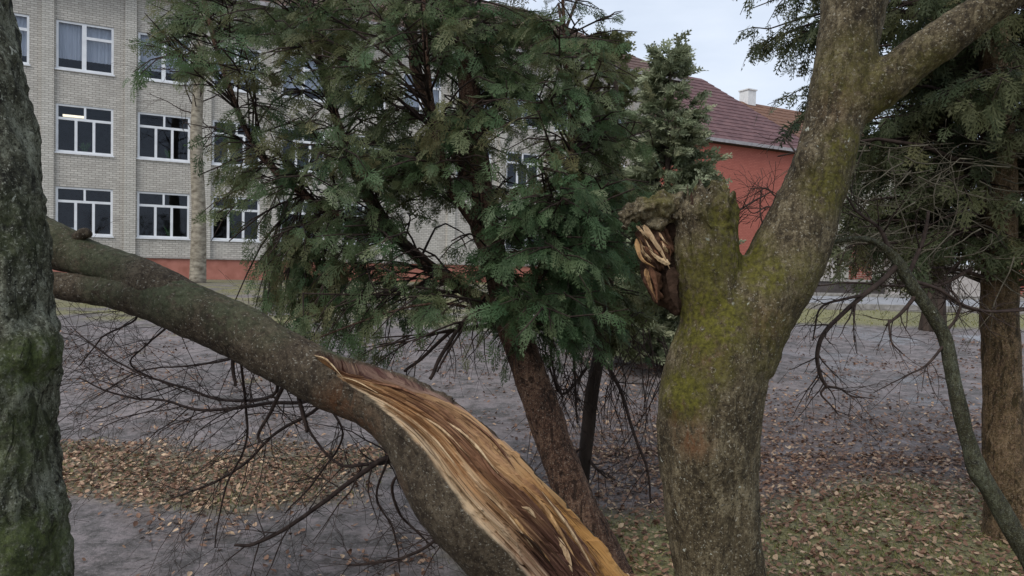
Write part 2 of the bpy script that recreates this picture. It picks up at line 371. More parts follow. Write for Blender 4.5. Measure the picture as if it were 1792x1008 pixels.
# ------------------------------------------------------------------ buildings
def brickmat(name, c1, c2, mort, bw=0.25, bh=0.088):
    t = NT(name); c = t.n('ShaderNodeTexCoord'); sp = t.n('ShaderNodeSeparateXYZ'); t.l(c.outputs['Object'], sp.inputs[0])
    cm = t.n('ShaderNodeCombineXYZ'); t.l(t.math('ADD', sp.outputs[0], sp.outputs[1]), cm.inputs[0]); t.l(sp.outputs[2], cm.inputs[1])
    b = t.n('ShaderNodeTexBrick'); t.l(cm.outputs[0], b.inputs['Vector']); b.inputs['Scale'].default_value = 1
    b.inputs['Brick Width'].default_value = bw; b.inputs['Row Height'].default_value = bh; b.inputs['Mortar Size'].default_value = 0.012
    b.inputs['Color1'].default_value = c1; b.inputs['Color2'].default_value = c2; b.inputs['Mortar'].default_value = mort
    b.inputs['Bias'].default_value = 0.1
    v = t.coord('Object'); st = t.noise(t.coord('Object', (1, 1, .25)), 1.3, 5, .6)
    col = t.mix(t.math('MULTIPLY', t.step(st, 0.5, 0.75), 0.4), b.outputs['Color'], mort)
    t.col(t.mix(t.math('MULTIPLY', t.noise(v, 9, 4), .35), col, c2)); t.rough(0.9, .15)
    t.bump(b.outputs['Fac'], -0.6, 0.01); return t.m
M['brick'] = brickmat('silicate_brick', srgb(206, 201, 192), srgb(178, 173, 165), srgb(132, 128, 121))
M['pil'] = brickmat('pilaster_brick', srgb(208, 204, 196), srgb(184, 180, 171), srgb(138, 134, 127))
M['plinth'] = simple('plinth_paint', srgb(152, 98, 84), srgb(180, 122, 108), 2.5)
M['redwall'] = brickmat('red_painted_brick', srgb(182, 112, 98), srgb(168, 100, 88), srgb(150, 88, 78))
M['frame'] = simple('white_pvc', srgb(214, 216, 220), srgb(232, 234, 236), 3, .4, .4, 0)
M['roofa'] = simple('roof_slate', srgb(76, 60, 56), srgb(108, 86, 80), 3.0, .8)
M['roofb'] = simple('roof_tile_red', srgb(84, 62, 64), srgb(114, 86, 86), 2.2, .7)
M['roofc'] = simple('roof_brown', srgb(92, 66, 54), srgb(124, 92, 74), 2.2, .8)
M['soffit'] = simple('soffit', srgb(52, 46, 44), srgb(72, 66, 62), 4)
M['fascia'] = simple('fascia', srgb(132, 128, 130), srgb(168, 164, 166), 4, .5, .4)
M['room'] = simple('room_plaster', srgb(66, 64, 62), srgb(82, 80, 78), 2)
M['curtain'] = simple('net_curtain', srgb(176, 180, 186), srgb(214, 216, 220), 26, .9, .1, .3, (1, 1, .02))
M['plant'] = simple('house_plant', srgb(40, 66, 34), srgb(74, 104, 58), 40)
M['box'] = simple('white_box', srgb(205, 205, 205), srgb(225, 225, 225), 4)
t = NT('window_glass'); gl = t.n('ShaderNodeBsdfGlossy'); gl.inputs['Roughness'].default_value = 0.03; gl.inputs[0].default_value = (.85, .9, 1, 1)
tr = t.n('ShaderNodeBsdfTransparent'); tr.inputs[0].default_value = (.88, .9, .93, 1); fr = t.n('ShaderNodeFresnel'); fr.inputs[0].default_value = 1.6
ms = t.n('ShaderNodeMixShader'); t.l(t.math('MULTIPLY', fr.outputs[0], 0.42), ms.inputs[0]); t.l(tr.outputs[0], ms.inputs[1]); t.l(gl.outputs[0], ms.inputs[2]); t.l(ms.outputs[0], t.o.inputs[0])
M['glass'] = t.m
t = NT('lamp_glow'); t.b.inputs['Emission Color'].default_value = (1, .86, .62, 1); t.b.inputs['Emission Strength'].default_value = 1.1; M['lamp'] = t.m

ANG = math.atan2(1.4, 2.55); BAY = 2.91; BX, BY, BZ = -17.4, 30.2, 0.84
def wall_grid(x0, x1, z0, z1, ops, y=0.0, rev=0.14):
    A = Acc(); X = sorted({x0, x1, *[o[0] for o in ops], *[o[1] for o in ops]}); Z = sorted({z0, z1, *[o[2] for o in ops], *[o[3] for o in ops]})
    for i in range(len(X)-1):
        for j in range(len(Z)-1):
            cx, cz = (X[i]+X[i+1])/2, (Z[j]+Z[j+1])/2
            if any(o[0] < cx < o[1] and o[2] < cz < o[3] for o in ops): continue
            A.quad((X[i], y, Z[j]), (X[i+1], y, Z[j]), (X[i+1], y, Z[j+1]), (X[i], y, Z[j+1]))
    for a, b, c, d in ops:
        A.quad((a, y, c), (a, y+rev, c), (a, y+rev, d), (a, y, d)); A.quad((b, y, c), (b, y, d), (b, y+rev, d), (b, y+rev, c))
        A.quad((a, y, d), (a, y+rev, d), (b, y+rev, d), (b, y, d)); A.quad((a, y, c), (b, y, c), (b, y+rev, c), (a, y+rev, c))
    return A
def bars(parent, segs, y0, y1):
    A = Acc()
    for (a, b, c, d) in segs: A.box((a, y0, c), (b, y1, d))
    return A.build('window', M['frame'], parent, False)
WW, WH = 2.02, 1.93
def window(parent, cx, z, kind, idx):
    """white plastic window: outer frame, mullions, panes, sill; curtain or plant inside"""
    x0, x1, z1 = cx-WW/2, cx+WW/2, z+WH; fw = 0.085
    y = 0.075
    S = [(x0, x1, z, z+fw), (x0, x1, z1-fw, z1), (x0, x0+fw, z+fw, z1-fw), (x1-fw, x1, z+fw, z1-fw)]
    panes = []; zt = z+WH*0.70; mw = 0.10
    a, b = x0+fw, x1-fw
    if kind == 'top':
        mid = (a+b)/2; S += [(mid-0.12, mid+0.04, z+fw, z1-fw), (mid+0.04, b, zt-0.05, zt+0.06)]
        panes = [(a, mid-.12, z+fw, z1-fw), (mid+.04, b, z+fw, zt-.05), (mid+.04, b, zt+.06, z1-fw)]
    else:
        S += [(a, b, zt-mw/2, zt+mw/2)]
        u1, u2 = a+(b-a)*0.33, a+(b-a)*0.67; mid = a+(b-a)*0.5
        for u in (u1, u2): S.append((u-mw/2, u+mw/2, z+fw, zt-mw/2))
        S.append((mid-.04, mid+.04, zt+mw/2, z1-fw))
        panes = [(a, u1-mw/2, z+fw, zt-mw/2), (u1+mw/2, u2-mw/2, z+fw, zt-mw/2), (u2+mw/2, b, z+fw, zt-mw/2),
                 (a, mid-.04, zt+mw/2, z1-fw), (mid+.04, b, zt+mw/2, z1-fw)]
    w = bars(parent, S, y-0.035, y+0.035)
    for p in panes:
        A = Acc(); A.box((p[0]-.01, y+.012, p[2]-.01), (p[1]+.01, y+.022, p[3]+.01)); A.build('pane', M['glass'], w, False)
    A = Acc(); A.box((x0-.04, -0.06, z-.06), (x1+.04, y-.036, z-.003)); A.build('sill', M['frame'], w, False)
    if kind == 'top':
        A = Acc(); n = 46; xx = np.linspace(x0+.05, x1-.05, n); yy = y+.16+.03*np.sin(np.arange(n)*1.9+idx)
        lo = z+.42+.06*np.sin(idx*2.1)
        v = np.vstack([np.stack([xx, yy, np.full(n, lo)], -1), np.stack([xx, yy, np.full(n, z1)], -1)]); i = np.arange(n-1)
        A.add(v, np.stack([i, i+1, n+i+1, n+i], -1)); A.build('curtain', M['curtain'], w)
    elif idx % 3 == 0:
        A = Acc(); px_ = x0+.45+.5*(idx % 2); A.box((px_, y+.1, z+.02), (px_+.2, y+.26, z+.30)); A.build('box', M['box'], w, False)
    else:
        A = Acc(); c0 = np.array([x0+WW*.5+.2*(idx % 2), y+.25, z+.0])
        for k in range(14):
            e = c0+np.array([random.uniform(-.25, .25), random.uniform(-.05, .15), random.uniform(.25, .6)])
            A.tube(np.array([c0, (c0+e)/2+[0, 0, .1], e]), [.01, .05, .005], 4)
        A.build('plant', M['plant'], w)
    return w
def hip_roof(parent, x0, x1, y0, y1, z, h, ncourse, mat, run=None, gable_left=False, rname='roof'):
    """stepped courses of sheets, each a part; returns the roof core"""
    hd = (y1-y0)/2; run = run or hd
    def ring(t):
        xl = x0 if gable_left else x0+run*t
        return np.array([(xl, y0+hd*t, z+h*t), (x1-run*t, y0+hd*t, z+h*t), (x1-run*t, y1-hd*t, z+h*t), (xl, y1-hd*t, z+h*t)])
    A = Acc(); a, b = ring(0), ring(0.999); b[:, 2] -= .05; a[:, 2] -= .05
    A.add(np.vstack([a, b]), np.array([(0, 1, 5, 4), (1, 2, 6, 5), (2, 3, 7, 6), (3, 0, 4, 7), (3, 2, 1, 0)]))
    core = A.build(rname, mat, parent, False)
    for k in range(ncourse):
        a, b = ring(k/ncourse), ring(min((k+1.12)/ncourse, .999)); a2 = a.copy(); a2[:, 2] += .045; b = b+[0, 0, .006]
        a2[0] += [-.012, -.012, 0]; a2[1] += [.012, -.012, 0]; a2[2] += [.012, .012, 0]; a2[3] += [-.012, .012, 0]
        A = Acc(); A.add(np.vstack([a+[0, 0, .002], a2, b]), np.array([(0, 1, 5, 4), (1, 2, 6, 5), (2, 3, 7, 6), (3, 0, 4, 7), (4, 5, 9, 8), (5, 6, 10, 9), (6, 7, 11, 10), (7, 4, 8, 11)]))
        A.build('roof_course', mat, core, False)
    return core
school = empty('school_building', (BX, BY, BZ), ANG)
tag(school, 'three storey pale grey brick school with white windows behind the evergreen', 'building')
S0, S1, EAV = -3.4*BAY, 10.46*BAY, 12.0
sills = [1.76, 5.06, 8.36]
ops = []; wins = []
for tt in range(-3, 10):
    for k, sz in enumerate(sills):
        if tt in (5, 6) and k == 0: continue
        ops.append((tt*BAY-WW/2, tt*BAY+WW/2, sz, sz+WH)); wins.append((tt*BAY, sz, 'top' if k == 2 else 'mid', (tt*5+k*2+30)))
A = wall_grid(S0, S1, 0.9, EAV, ops)
A.quad((S1, 0, .9), (S1, 13, .9), (S1, 13, EAV), (S1, 0, EAV)); A.quad((S0, 0, .9), (S0, 0, EAV), (S0, 13, EAV), (S0, 13, .9)); A.quad((S0, 13, .9), (S0, 13, EAV), (S1, 13, EAV), (S1, 13, .9))
A.build('wall', M['brick'], school, False)
A = Acc(); A.box((S0-.02, -.05, -1.2), (S1+.02, 13.05, .9)); pl = A.build('plinth', M['plinth'], school, False)
A = Acc(); A.box((S0, -.12, .895), (S1, -.052, .93)); A.build('ledge', M['concrete'], pl, False)
for tt in range(-3, 11):
    x = tt*BAY-WW/2-.48
    A = Acc(); A.box((x, -.13, .935), (x+.42, .02, EAV-.28)); A.build('pilaster', M['pil'], school, False)
A = Acc(); A.box((S0-.1, -.2, EAV-.28), (S1+.1, .01, EAV)); A.build('cornice', M['pil'], school, False)
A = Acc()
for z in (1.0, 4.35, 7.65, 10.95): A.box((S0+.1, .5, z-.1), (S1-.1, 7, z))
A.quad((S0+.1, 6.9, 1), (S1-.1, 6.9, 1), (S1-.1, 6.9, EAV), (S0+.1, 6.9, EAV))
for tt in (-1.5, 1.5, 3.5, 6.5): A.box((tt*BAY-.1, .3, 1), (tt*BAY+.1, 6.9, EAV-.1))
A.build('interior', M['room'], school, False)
for cx, z, k, i in wins: window(school, cx, z, k, i)
A = Acc(); A.box((-.8, .6, 6.60), (-.05, .8, 6.67)); A.build('ceiling_lamp', M['lamp'], school, False)
A = Acc(); A.box((S0-.7, -.75, EAV), (S1+.7, 13.7, EAV+.12)); ev = A.build('eave', M['soffit'], school, False)
A = Acc(); A.box((S0-.74, -.80, EAV+.03), (S1+.74, -.752, EAV+.2)); A.build('gutter', M['fascia'], ev, False)
hip_roof(school, S0-.72, S1+.72, -.77, 13.7, EAV+.17, 5.0, 16, M['roofa'])

annex = empty('red_annex', (BX, BY, BZ), ANG)
tag(annex, 'terracotta painted annex with a dark red tiled hip roof', 'building')
AX0, AX1, AY0, AY1, AE = 29.3, 37.9, -4.2, 6.2, 7.85
A = Acc(); A.box((AX0, AY0, -1), (AX1, AY1, AE)); A.build('wall', M['redwall'], annex, False)
A = Acc(); A.box((AX0-.4, AY0-.45, AE), (AX1+.45, AY1+.45, AE+.1)); ev = A.build('eave', M['soffit'], annex, False)
A = Acc(); A.box((AX0-.42, AY0-.5, AE+.02), (AX1+.47, AY0-.452, AE+.2)); A.build('gutter', M['fascia'], ev, False)
hip_roof(annex, AX0-.4, AX1+.46, AY0-.48, AY1+.48, AE+.15, 5.0, 18, M['roofb'], run=4.6, gable_left=True)

rear = empty('rear_block', (12.0, 58, 0.86), ANG)
tag(rear, 'block with a brown hipped roof and white chimney behind the red annex', 'building')
A = Acc(); A.box((2, -5, -1), (24, 7, 11.0)); A.build('wall', M['brick'], rear, False)
hip_roof(rear, 1.5, 24.5, -5.5, 7.5, 11.0, 4.2, 10, M['roofc'])
A = Acc(); A.box((8.7, .4, 14.6), (9.6, 1.4, 16.1)); A.box((8.62, .32, 16.1), (9.68, 1.48, 16.2)); A.build('chimney', M['box'], rear, False)

# fence across the road at the right: brick pillars, pale panels
M['redbrick'] = brickmat('red_brick', srgb(156, 92, 78), srgb(126, 68, 58), srgb(150, 136, 126))
M['panel'] = simple('pale_panel', srgb(146, 140, 134), srgb(186, 180, 176), 3)
M['darkpanel'] = simple('dark_panel', srgb(58, 54, 52), srgb(86, 80, 78), 3)
def fence_at(px, w, h, name, mat, label, cat, d=28.8, depth=.4):
    b = P(px, 490, d); zz = float(gz(b[0], b[1]))
    o = empty(name, (b[0], b[1], zz-.05), 0.06*-1); tag(o, label, cat)
    A = Acc(); A.box((-w/2, -depth/2, 0), (w/2, depth/2, h)); A.build('shaft' if 'pillar' in name else 'panel', mat, o, False)
    A = Acc(); A.box((-w/2-.05, -depth/2-.05, h), (w/2+.05, depth/2+.05, h+.09)); A.build('cap', M['concrete'], o, False)
    return o
fence_at(1505, .72, 2.1, 'brick_pillar', M['redbrick'], 'tall red brick pillar standing by the far road', 'pillar')
fence_at(1443, .5, 1.35, 'concrete_post', M['panel'], 'shorter pale concrete post beside the red brick pillar', 'post')
fence_at(1560, .5, 1.5, 'concrete_post', M['panel'], 'taller pale concrete post beside the red brick pillar', 'post')
fence_at(1690, 2.2, 1.2, 'concrete_fence', M['panel'], 'low pale concrete fence panel beyond the road by the reddish trunk', 'fence', depth=.12)
fence_at(1790, 1.6, 1.5, 'concrete_fence', M['redbrick'], 'low red brick fence section beside the pale panel', 'fence', depth=.2)
fence_at(1625, 1.6, .85, 'concrete_fence', M['darkpanel'], 'low dark fence panel behind the slim far trunk', 'fence', depth=.12)
fence_at(1470, 3.2, .55, 'low_wall', M['darkpanel'], 'low dark wall along the far kerb below the brick pillar', 'wall', d=28.0, depth=.25)

# ------------------------------------------------------------------ tree tools
def remeshed(name, chains, voxel, blobs=()):
    """union of tapered tubes -> one smooth skin; chains of (px,py,r_px,depth)"""
    A = Acc()
    for ch in chains:
        c = np.array([[*P(a, b, d), r*d/F] for a, b, r, d in ch]); c = spline(c, max(10, len(c)*7))
        A.add(*tube_arr(c[:, :3], np.maximum(c[:, 3], .004), 24))
    for (a, b, r, d, sq) in blobs:
        c = P(a, b, d); R = r*d/F; u = np.linspace(-1, 1, 9); pts = np.array([c+np.array([0, 0, k*R*sq]) for k in u])
        A.add(*tube_arr(pts, R*np.sqrt(np.maximum(1-u*u, .02)), 16))
    me = np_mesh(name+'_raw', np.vstack(A.v), [np.vstack(A.q), np.vstack(A.t)])
    o = bpy.data.objects.new(name+'_raw', me); COL.objects.link(o)
    md = o.modifiers.new('r', 'REMESH'); md.mode = 'VOXEL'; md.voxel_size = voxel
    sm = o.modifiers.new('s', 'SMOOTH'); sm.factor = 0.5; sm.iterations = 7
    dg = bpy.context.evaluated_depsgraph_get(); ev = o.evaluated_get(dg); m2 = ev.to_mesh()
    n = len(m2.vertices); v = np.zeros(n*3); m2.vertices.foreach_get('co', v); v = v.reshape(-1, 3)
    nr = np.zeros(n*3); m2.vertices.foreach_get('normal', nr); nr = nr.reshape(-1, 3)
    lt = np.zeros(len(m2.polygons), int); m2.polygons.foreach_get('loop_total', lt)
    lv = np.zeros(len(m2.loops), int); m2.loops.foreach_get('vertex_index', lv)
    st = np.concatenate([[0], np.cumsum(lt)[:-1]])
    fs = []
    for k in (3, 4):
        s_ = st[lt == k]
        if len(s_): fs.append(lv[s_[:, None]+np.arange(k)])
    ev.to_mesh_clear(); bpy.data.objects.remove(o); bpy.data.meshes.remove(me)
    return v, nr, fs
def blobmask(v, blobs, soft=0.5):
    m = np.zeros(len(v))
    for (px, py, d, r, w) in blobs:
        c = P(px, py, d); R = r*d/F; k = np.linalg.norm((v-c)*[1, .7, 1], axis=1)/R
        m = np.maximum(m, w*np.clip((1.0-k)/soft, 0, 1))
    return m
def twigs(acc, p, d, length, rad, depth, rg, droop=-0.15, wig=0.35, kids=4, seg=5, spread=0.8):
    n = max(4, int(5+length*6)); pts = [np.array(p, float)]; dd = np.array(d, float); dd /= np.linalg.norm(dd)
    dirs = [dd]
    for k in range(n-1):
        dd = dd + rg.normal(size=3)*wig*0.45 + np.array([0, 0, droop])*0.35; dd /= np.linalg.norm(dd)
        pts.append(pts[-1]+dd*length/(n-1)); dirs.append(dd)
    pts = np.array(pts); r = np.linspace(rad, max(rad*0.3, 0.0009), n)
    acc.tube(pts, r, seg)
    if depth > 0:
        for k in range(kids):
            i = rg.integers(max(1, n//4), n); s = rg.normal(size=3); s -= dirs[i]*(s @ dirs[i]); s /= np.linalg.norm(s)+1e-9
            twigs(acc, pts[i], dirs[i]+s*spread, length*rg.uniform(.35, .65), r[i]*0.6, depth-1, rg, droop, wig, kids, max(3, seg-1), spread)
    return pts
def branch(acc, pts, kids, rg, klen=0.35, depth=1, seg=6, droop=-0.1):
    """explicit limb (px,py,r_px,depth) with side twigs"""
    c = np.array([[*P(a, b, d), r*.8*d/F] for a, b, r, d in pts]); c = spline(c, len(c)*5); c[:, :3] += .012*np.stack([fbm(c[:, :3]*7+k_*9, 2) for k_ in range(3)], -1)*np.linspace(0, 1, len(c))[:, None]
    acc.tube(c[:, :3], np.maximum(c[:, 3], .001), seg)
    T = np.gradient(c[:, :3], axis=0); T /= np.linalg.norm(T, axis=1)[:, None]
    for k in range(kids):
        i = rg.integers(len(c)//5, len(c)); s = rg.normal(size=3); s -= T[i]*(s @ T[i]); s /= np.linalg.norm(s)
        twigs(acc, c[i, :3], T[i]*.7+s*.8, klen*rg.uniform(.5, 1.2), min(c[i, 3]*.42, .0045), depth, rg, droop, .35, 3, 4)
def tpl_frond(nside, nsub, w, seed):
    """flat feathery spray of a thuja, axis +x, unit length"""
    r = np.random.default_rng(seed); V = []; Fq = []
    def dia(b, d, ln, ww, z0):
        d = d/np.linalg.norm(d); n_ = np.array([-d[1], d[0]]); p1 = b+d*ln*.45
        k = len(V); dz = lambda q: -0.22*q[0]**2-0.12*abs(q[1])+z0
        for q in (b, p1+n_*ww, b+d*ln, p1-n_*ww): V.append((q[0], q[1], dz(q)))
        Fq.append((k, k+1, k+2, k+3))
    dia(np.array([0., 0]), np.array([1., 0]), 1.0, w*.55, 0)
    for i in range(nside):
        u = 0.08+0.86*i/nside; s = 1 if i % 2 else -1
        a = math.radians(r.uniform(34, 52))*s; d = np.array([math.cos(a), math.sin(a)]); ln = (0.46*(1-u)**.8+0.09)*r.uniform(.75, 1.2)
        b = np.array([u, 0.]); z0 = r.uniform(-.03, .03); dia(b, d, ln, w*.5, z0)
        for j in range(nsub):
            q = b+d*ln*(0.25+0.6*j/nsub); s2 = 1 if j % 2 else -1; a2 = a+s2*math.radians(r.uniform(28, 45))
            dia(q, np.array([math.cos(a2), math.sin(a2)]), ln*r.uniform(.3, .5)*(1.1-.5*j/nsub)+.03, w*.5, z0)
    return np.array(V), np.array(Fq)
TPL = [tpl_frond(10, 3, .042, s) for s in range(3)]
TPL_MID = [tpl_frond(8, 2, .06, s+20) for s in range(3)]
TPL_LO = [tpl_frond(6, 1, .13, s+10) for s in range(3)]
def fronds(name, pos, dirs, sizes, mat, parent, rg, lo=False, tint=None, flat=0.55, hue=None):
    """ONE foliage part made of all sprays of one crown"""
    pos = np.asarray(pos); n = len(pos); X = np.asarray(dirs, float); X /= np.linalg.norm(X, axis=1)[:, None]+1e-9
    Z = np.tile([0, 0, 1.0], (n, 1)) + rg.normal(size=(n, 3))*flat; Y = np.cross(Z, X); Y /= np.linalg.norm(Y, axis=1)[:, None]+1e-9
    Z = np.cross(X, Y); VV = []; FF = []; TT = []; HH = []; off = 0; pick = rg.integers(0, 3, n)
    tint = rg.normal(.42, .2, n) if tint is None else tint
    for k, (tv, tf) in enumerate({True: TPL_LO, False: TPL, 'mid': TPL_MID}[lo]):
        i = np.where(pick == k)[0]
        if not len(i): continue
        s = sizes[i][:, None, None]
        v = pos[i][:, None, :] + s*(tv[None, :, 0:1]*X[i][:, None, :]+tv[None, :, 1:2]*Y[i][:, None, :]+tv[None, :, 2:3]*Z[i][:, None, :])
        f = tf[None] + (np.arange(len(i))*len(tv))[:, None, None] + off
        VV.append(v.reshape(-1, 3)); FF.append(f.reshape(-1, 4)); off += len(i)*len(tv)
        TT.append((tint[i][:, None] + .16*(tv[None, :, 0]-.5)).ravel()); HH.append(np.repeat(hue[i], len(tv)))
    me = np_mesh(name, np.vstack(VV), np.vstack(FF), False, {'tint': np.clip(np.concatenate(TT), 0, 1), 'hue': np.concatenate(HH)})
    return tag(link_mesh(name, me, mat, parent, True), kind='stuff')

# ------------------------------------------------------------------ forked tree (main trunk with the torn stub)
def tree_root(name, px, py, d, label, cat='tree', group=None):
    b = P(px, py, d); o = empty(name, (b[0], b[1], float(ground_z([b[0]], [b[1]])[0])-.02)); tag(o, label, cat, group); return o
def skin(name, v, nr, fs, mat, parent, moss=None, rust=None, amp=(.012, .004), freq=(7, 34), stretch=.45):
    q = v*[1, 1, stretch]; v = v + nr*(amp[0]*fbm(q*freq[0], 3)+amp[1]*fbm(q*freq[1]+5, 3))[:, None]
    z = np.zeros(len(v)); at = {'moss': z if moss is None else moss, 'rust': z if rust is None else rust, 'wood': z, 'deep': z}
    return link_mesh(name, np_mesh(name, v, fs, True, at, np.zeros((len(v), 2))), mat, parent, True)
D = 3.0
ft = tree_root('forked_tree', 1262, 1160, D, 'thick mossy forked trunk with a torn stub on one fork')
v, nr, fs = remeshed('trunk', [
    [(1266, 1200, 128, D), (1263, 1130, 96, D), (1259, 1008, 77, D), (1246, 900, 80, D), (1238, 800, 86, D), (1241, 720, 89, D), (1252, 650, 88, D), (1272, 590, 84, D), (1300, 540, 72, D)],
    [(1262, 640, 80, D), (1252, 560, 64, D), (1243, 500, 60, D), (1236, 440, 58, D-.02), (1231, 390, 56, D-.03), (1228, 358, 52, D-.03), (1224, 340, 30, D-.03)],
    [(1275, 620, 82, D), (1318, 540, 74, D), (1358, 480, 68, D), (1392, 415, 62, D), (1424, 330, 55, D), (1452, 250, 51, D), (1468, 170, 50, D), (1484, 80, 51, D), (1496, 0, 55, D), (1502, -60, 56, D), (1500, -180, 50, D+.1), (1490, -400, 44, D+.2)],
    [(1470, 200, 42, D), (1510, 170, 40, D-.02), (1556, 138, 38, D-.05), (1622, 88, 36, D-.1), (1692, 40, 34, D-.15), (1775, -22, 32, D-.2), (1900, -110, 28, D-.25), (2080, -240, 22, D-.3)],
    [(1510, -60, 40, D), (1570, -180, 34, D), (1640, -330, 28, D-.1)]],
    0.0112, [(1199, 704, 42, D-.06, 1.25), (1415, 285, 24, D-.07, 1.6)])
moss = blobmask(v, [(1235, 560, D-.15, 95, 1), (1225, 480, D-.15, 80, .8), (1200, 685, D-.1, 62, 1), (1285, 440, D-.05, 75, 1), (1265, 385, D-.1, 55, .9), (1245, 360, D-.02, 40, .9), (1450, 330, D-.1, 62, .75), (1478, 260, D-.1, 50, .8), (1345, 480, D-.18, 55, .9), (1400, 480, D-.1, 60, .5), (1530, 190, D, 50, .8), (1240, 640, D-.2, 60, .7), (1620, 120, D-.1, 60, .5), (1500, 120, D-.1, 90, .45), (1340, 600, D-.1, 90, .4)])
rust = blobmask(v, [(1192, 728, D-.2, 48, 1), (1212, 775, D-.2, 48, .9), (1240, 620, D-.2, 50, .5), (1350, 560, D-.2, 60, .35), (1490, 170, D-.2, 70, .3), (1240, 540, D-.2, 50, .6)], .9)
# ragged, broken top of the stub
_px, _py, _d = proj(v); top_m = sstep(420-_py, 0, 60)*sstep(1310-_px, 0, 25)*sstep(_px-1100, 0, 10)
v = v + np.stack([.05*fbm(v*14+2, 3), .05*fbm(v*14+8, 3), .12*np.round(fbm(v*[17, 17, 3]+4, 2)*6)/6], -1)*top_m[:, None]
skin('trunk', v, nr, fs, M['bark_main'], ft, moss, rust, amp=(.016, .007))
def shard(parent, pts, w0, th, mat, name='splinter', seed=0):
    """splinter: a thin twisted wedge along pixel points (px,py,depth)"""
    r = np.random.default_rng(seed); c = spline(np.array([P(*p) for p in pts]), 14); T, N, B = frames(c)
    t_ = np.linspace(0, 1, 14); w = w0*.8*D/F*np.clip(1.05-t_, .04, 1)**.8*np.clip(t_*6+.3, 0, 1); side = np.cross(T, -fwd); side /= np.linalg.norm(side, axis=1)[:, None]
    nn = np.cross(side, T); V = []
    for k in range(14):
        jw = w[k]*(1+.12*r.normal()); jt = th*.7*(1+.2*r.normal())
        V += [c[k]+side[k]*jw, c[k]+nn[k]*jt, c[k]-side[k]*w[k]*(1+.12*r.normal()), c[k]-nn[k]*jt*.6]
    F_ = [(4*k+a, 4*k+(a+1) % 4, 4*k+4+(a+1) % 4, 4*k+4+a) for k in range(13) for a in range(4)] + [(3, 2, 1, 0), (52, 53, 54, 55)]
    A = Acc(); A.add(np.array(V), np.array(F_)); return A.build(name, mat, parent, False, True)
d0 = D-.10
# bark flap folded over at the top of the tear
v, nr, fs = remeshed('flap', [[(1222, 372, 26, D-.03), (1188, 362, 24, D-.04), (1150, 360, 23, D-.07), (1118, 366, 20, D-.09), (1098, 380, 15, D-.1), (1092, 402, 9, D-.1)],
                              [(1190, 380, 22, D-.02), (1152, 386, 18, D-.05), (1124, 392, 10, D-.08)]], .006)
skin('torn_flap', v, nr, fs, M['bark_main'], ft, blobmask(v, [(1150, 345, D-.1, 40, .6)]), None, amp=(.045, .026), freq=(11, 34), stretch=1)
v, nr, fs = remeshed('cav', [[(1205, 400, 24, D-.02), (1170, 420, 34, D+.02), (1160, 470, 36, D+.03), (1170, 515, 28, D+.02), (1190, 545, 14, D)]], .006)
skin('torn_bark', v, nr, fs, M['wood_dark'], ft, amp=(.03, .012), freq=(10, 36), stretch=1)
v, nr, fs = remeshed('torn', [[(1128, 396, 12, d0+.05), (1138, 425, 22, d0+.05), (1148, 450, 24, d0+.06), (1166, 462, 16, d0+.06)], [(1160, 400, 14, d0+.06), (1166, 440, 14, d0+.06)], [(1136, 470, 11, d0+.06), (1143, 500, 12, d0+.06), (1152, 525, 8, d0+.06)]], .0045)
q = np.stack([v[:, 0]*70+v[:, 2]*46, v[:, 1]*30, v[:, 2]*6-v[:, 0]*5], -1); f_ = fbm(q, 3)
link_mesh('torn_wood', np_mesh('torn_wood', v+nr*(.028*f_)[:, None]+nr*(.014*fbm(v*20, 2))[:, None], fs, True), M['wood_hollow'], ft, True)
for k in range(22):
    x0_, y0_ = random.uniform(1112, 1160), random.uniform(392, 440); ln_ = random.uniform(16, 46); an = random.uniform(.7, 1.25)
    p_ = [(x0_, y0_, d0+random.uniform(-.02, .03)), (x0_+ln_*.5*math.cos(an)+random.uniform(-2, 2), y0_+ln_*.5*math.sin(an), d0+random.uniform(-.02, .03)), (min(x0_+ln_*math.cos(an), 1172), y0_+ln_*math.sin(an), d0+.03)]
    if k % 2: p_ = p_[::-1]
    shard(ft, p_, random.uniform(2.2, 5.0), .004, M[('wood', 'wood', 'wood_red', 'wood_mix')[k % 4]], seed=k)
for k, (pts, w_, mt) in enumerate([([(1114, 418, d0), (1117, 440, d0-.01), (1126, 456, d0-.02), (1146, 468, d0-.01)], 6, 'wood_mix'), ([(1126, 394, d0-.02), (1142, 418, d0-.02), (1158, 442, d0-.01), (1172, 470, d0)], 7, 'wood'), ([(1172, 462, d0), (1152, 452, d0-.01), (1134, 436, d0-.01)], 7, 'wood'), ([(1130, 470, d0), (1136, 495, d0), (1148, 524, d0)], 6, 'wood_mix'), ([(1140, 470, d0), (1148, 500, d0), (1150, 530, d0)], 6, 'wood_red'), ([(1176, 468, d0), (1178, 510, d0), (1188, 546, d0)], 14, 'wood_dark')]): shard(ft, pts, w_, .008, M[mt], seed=k+70)
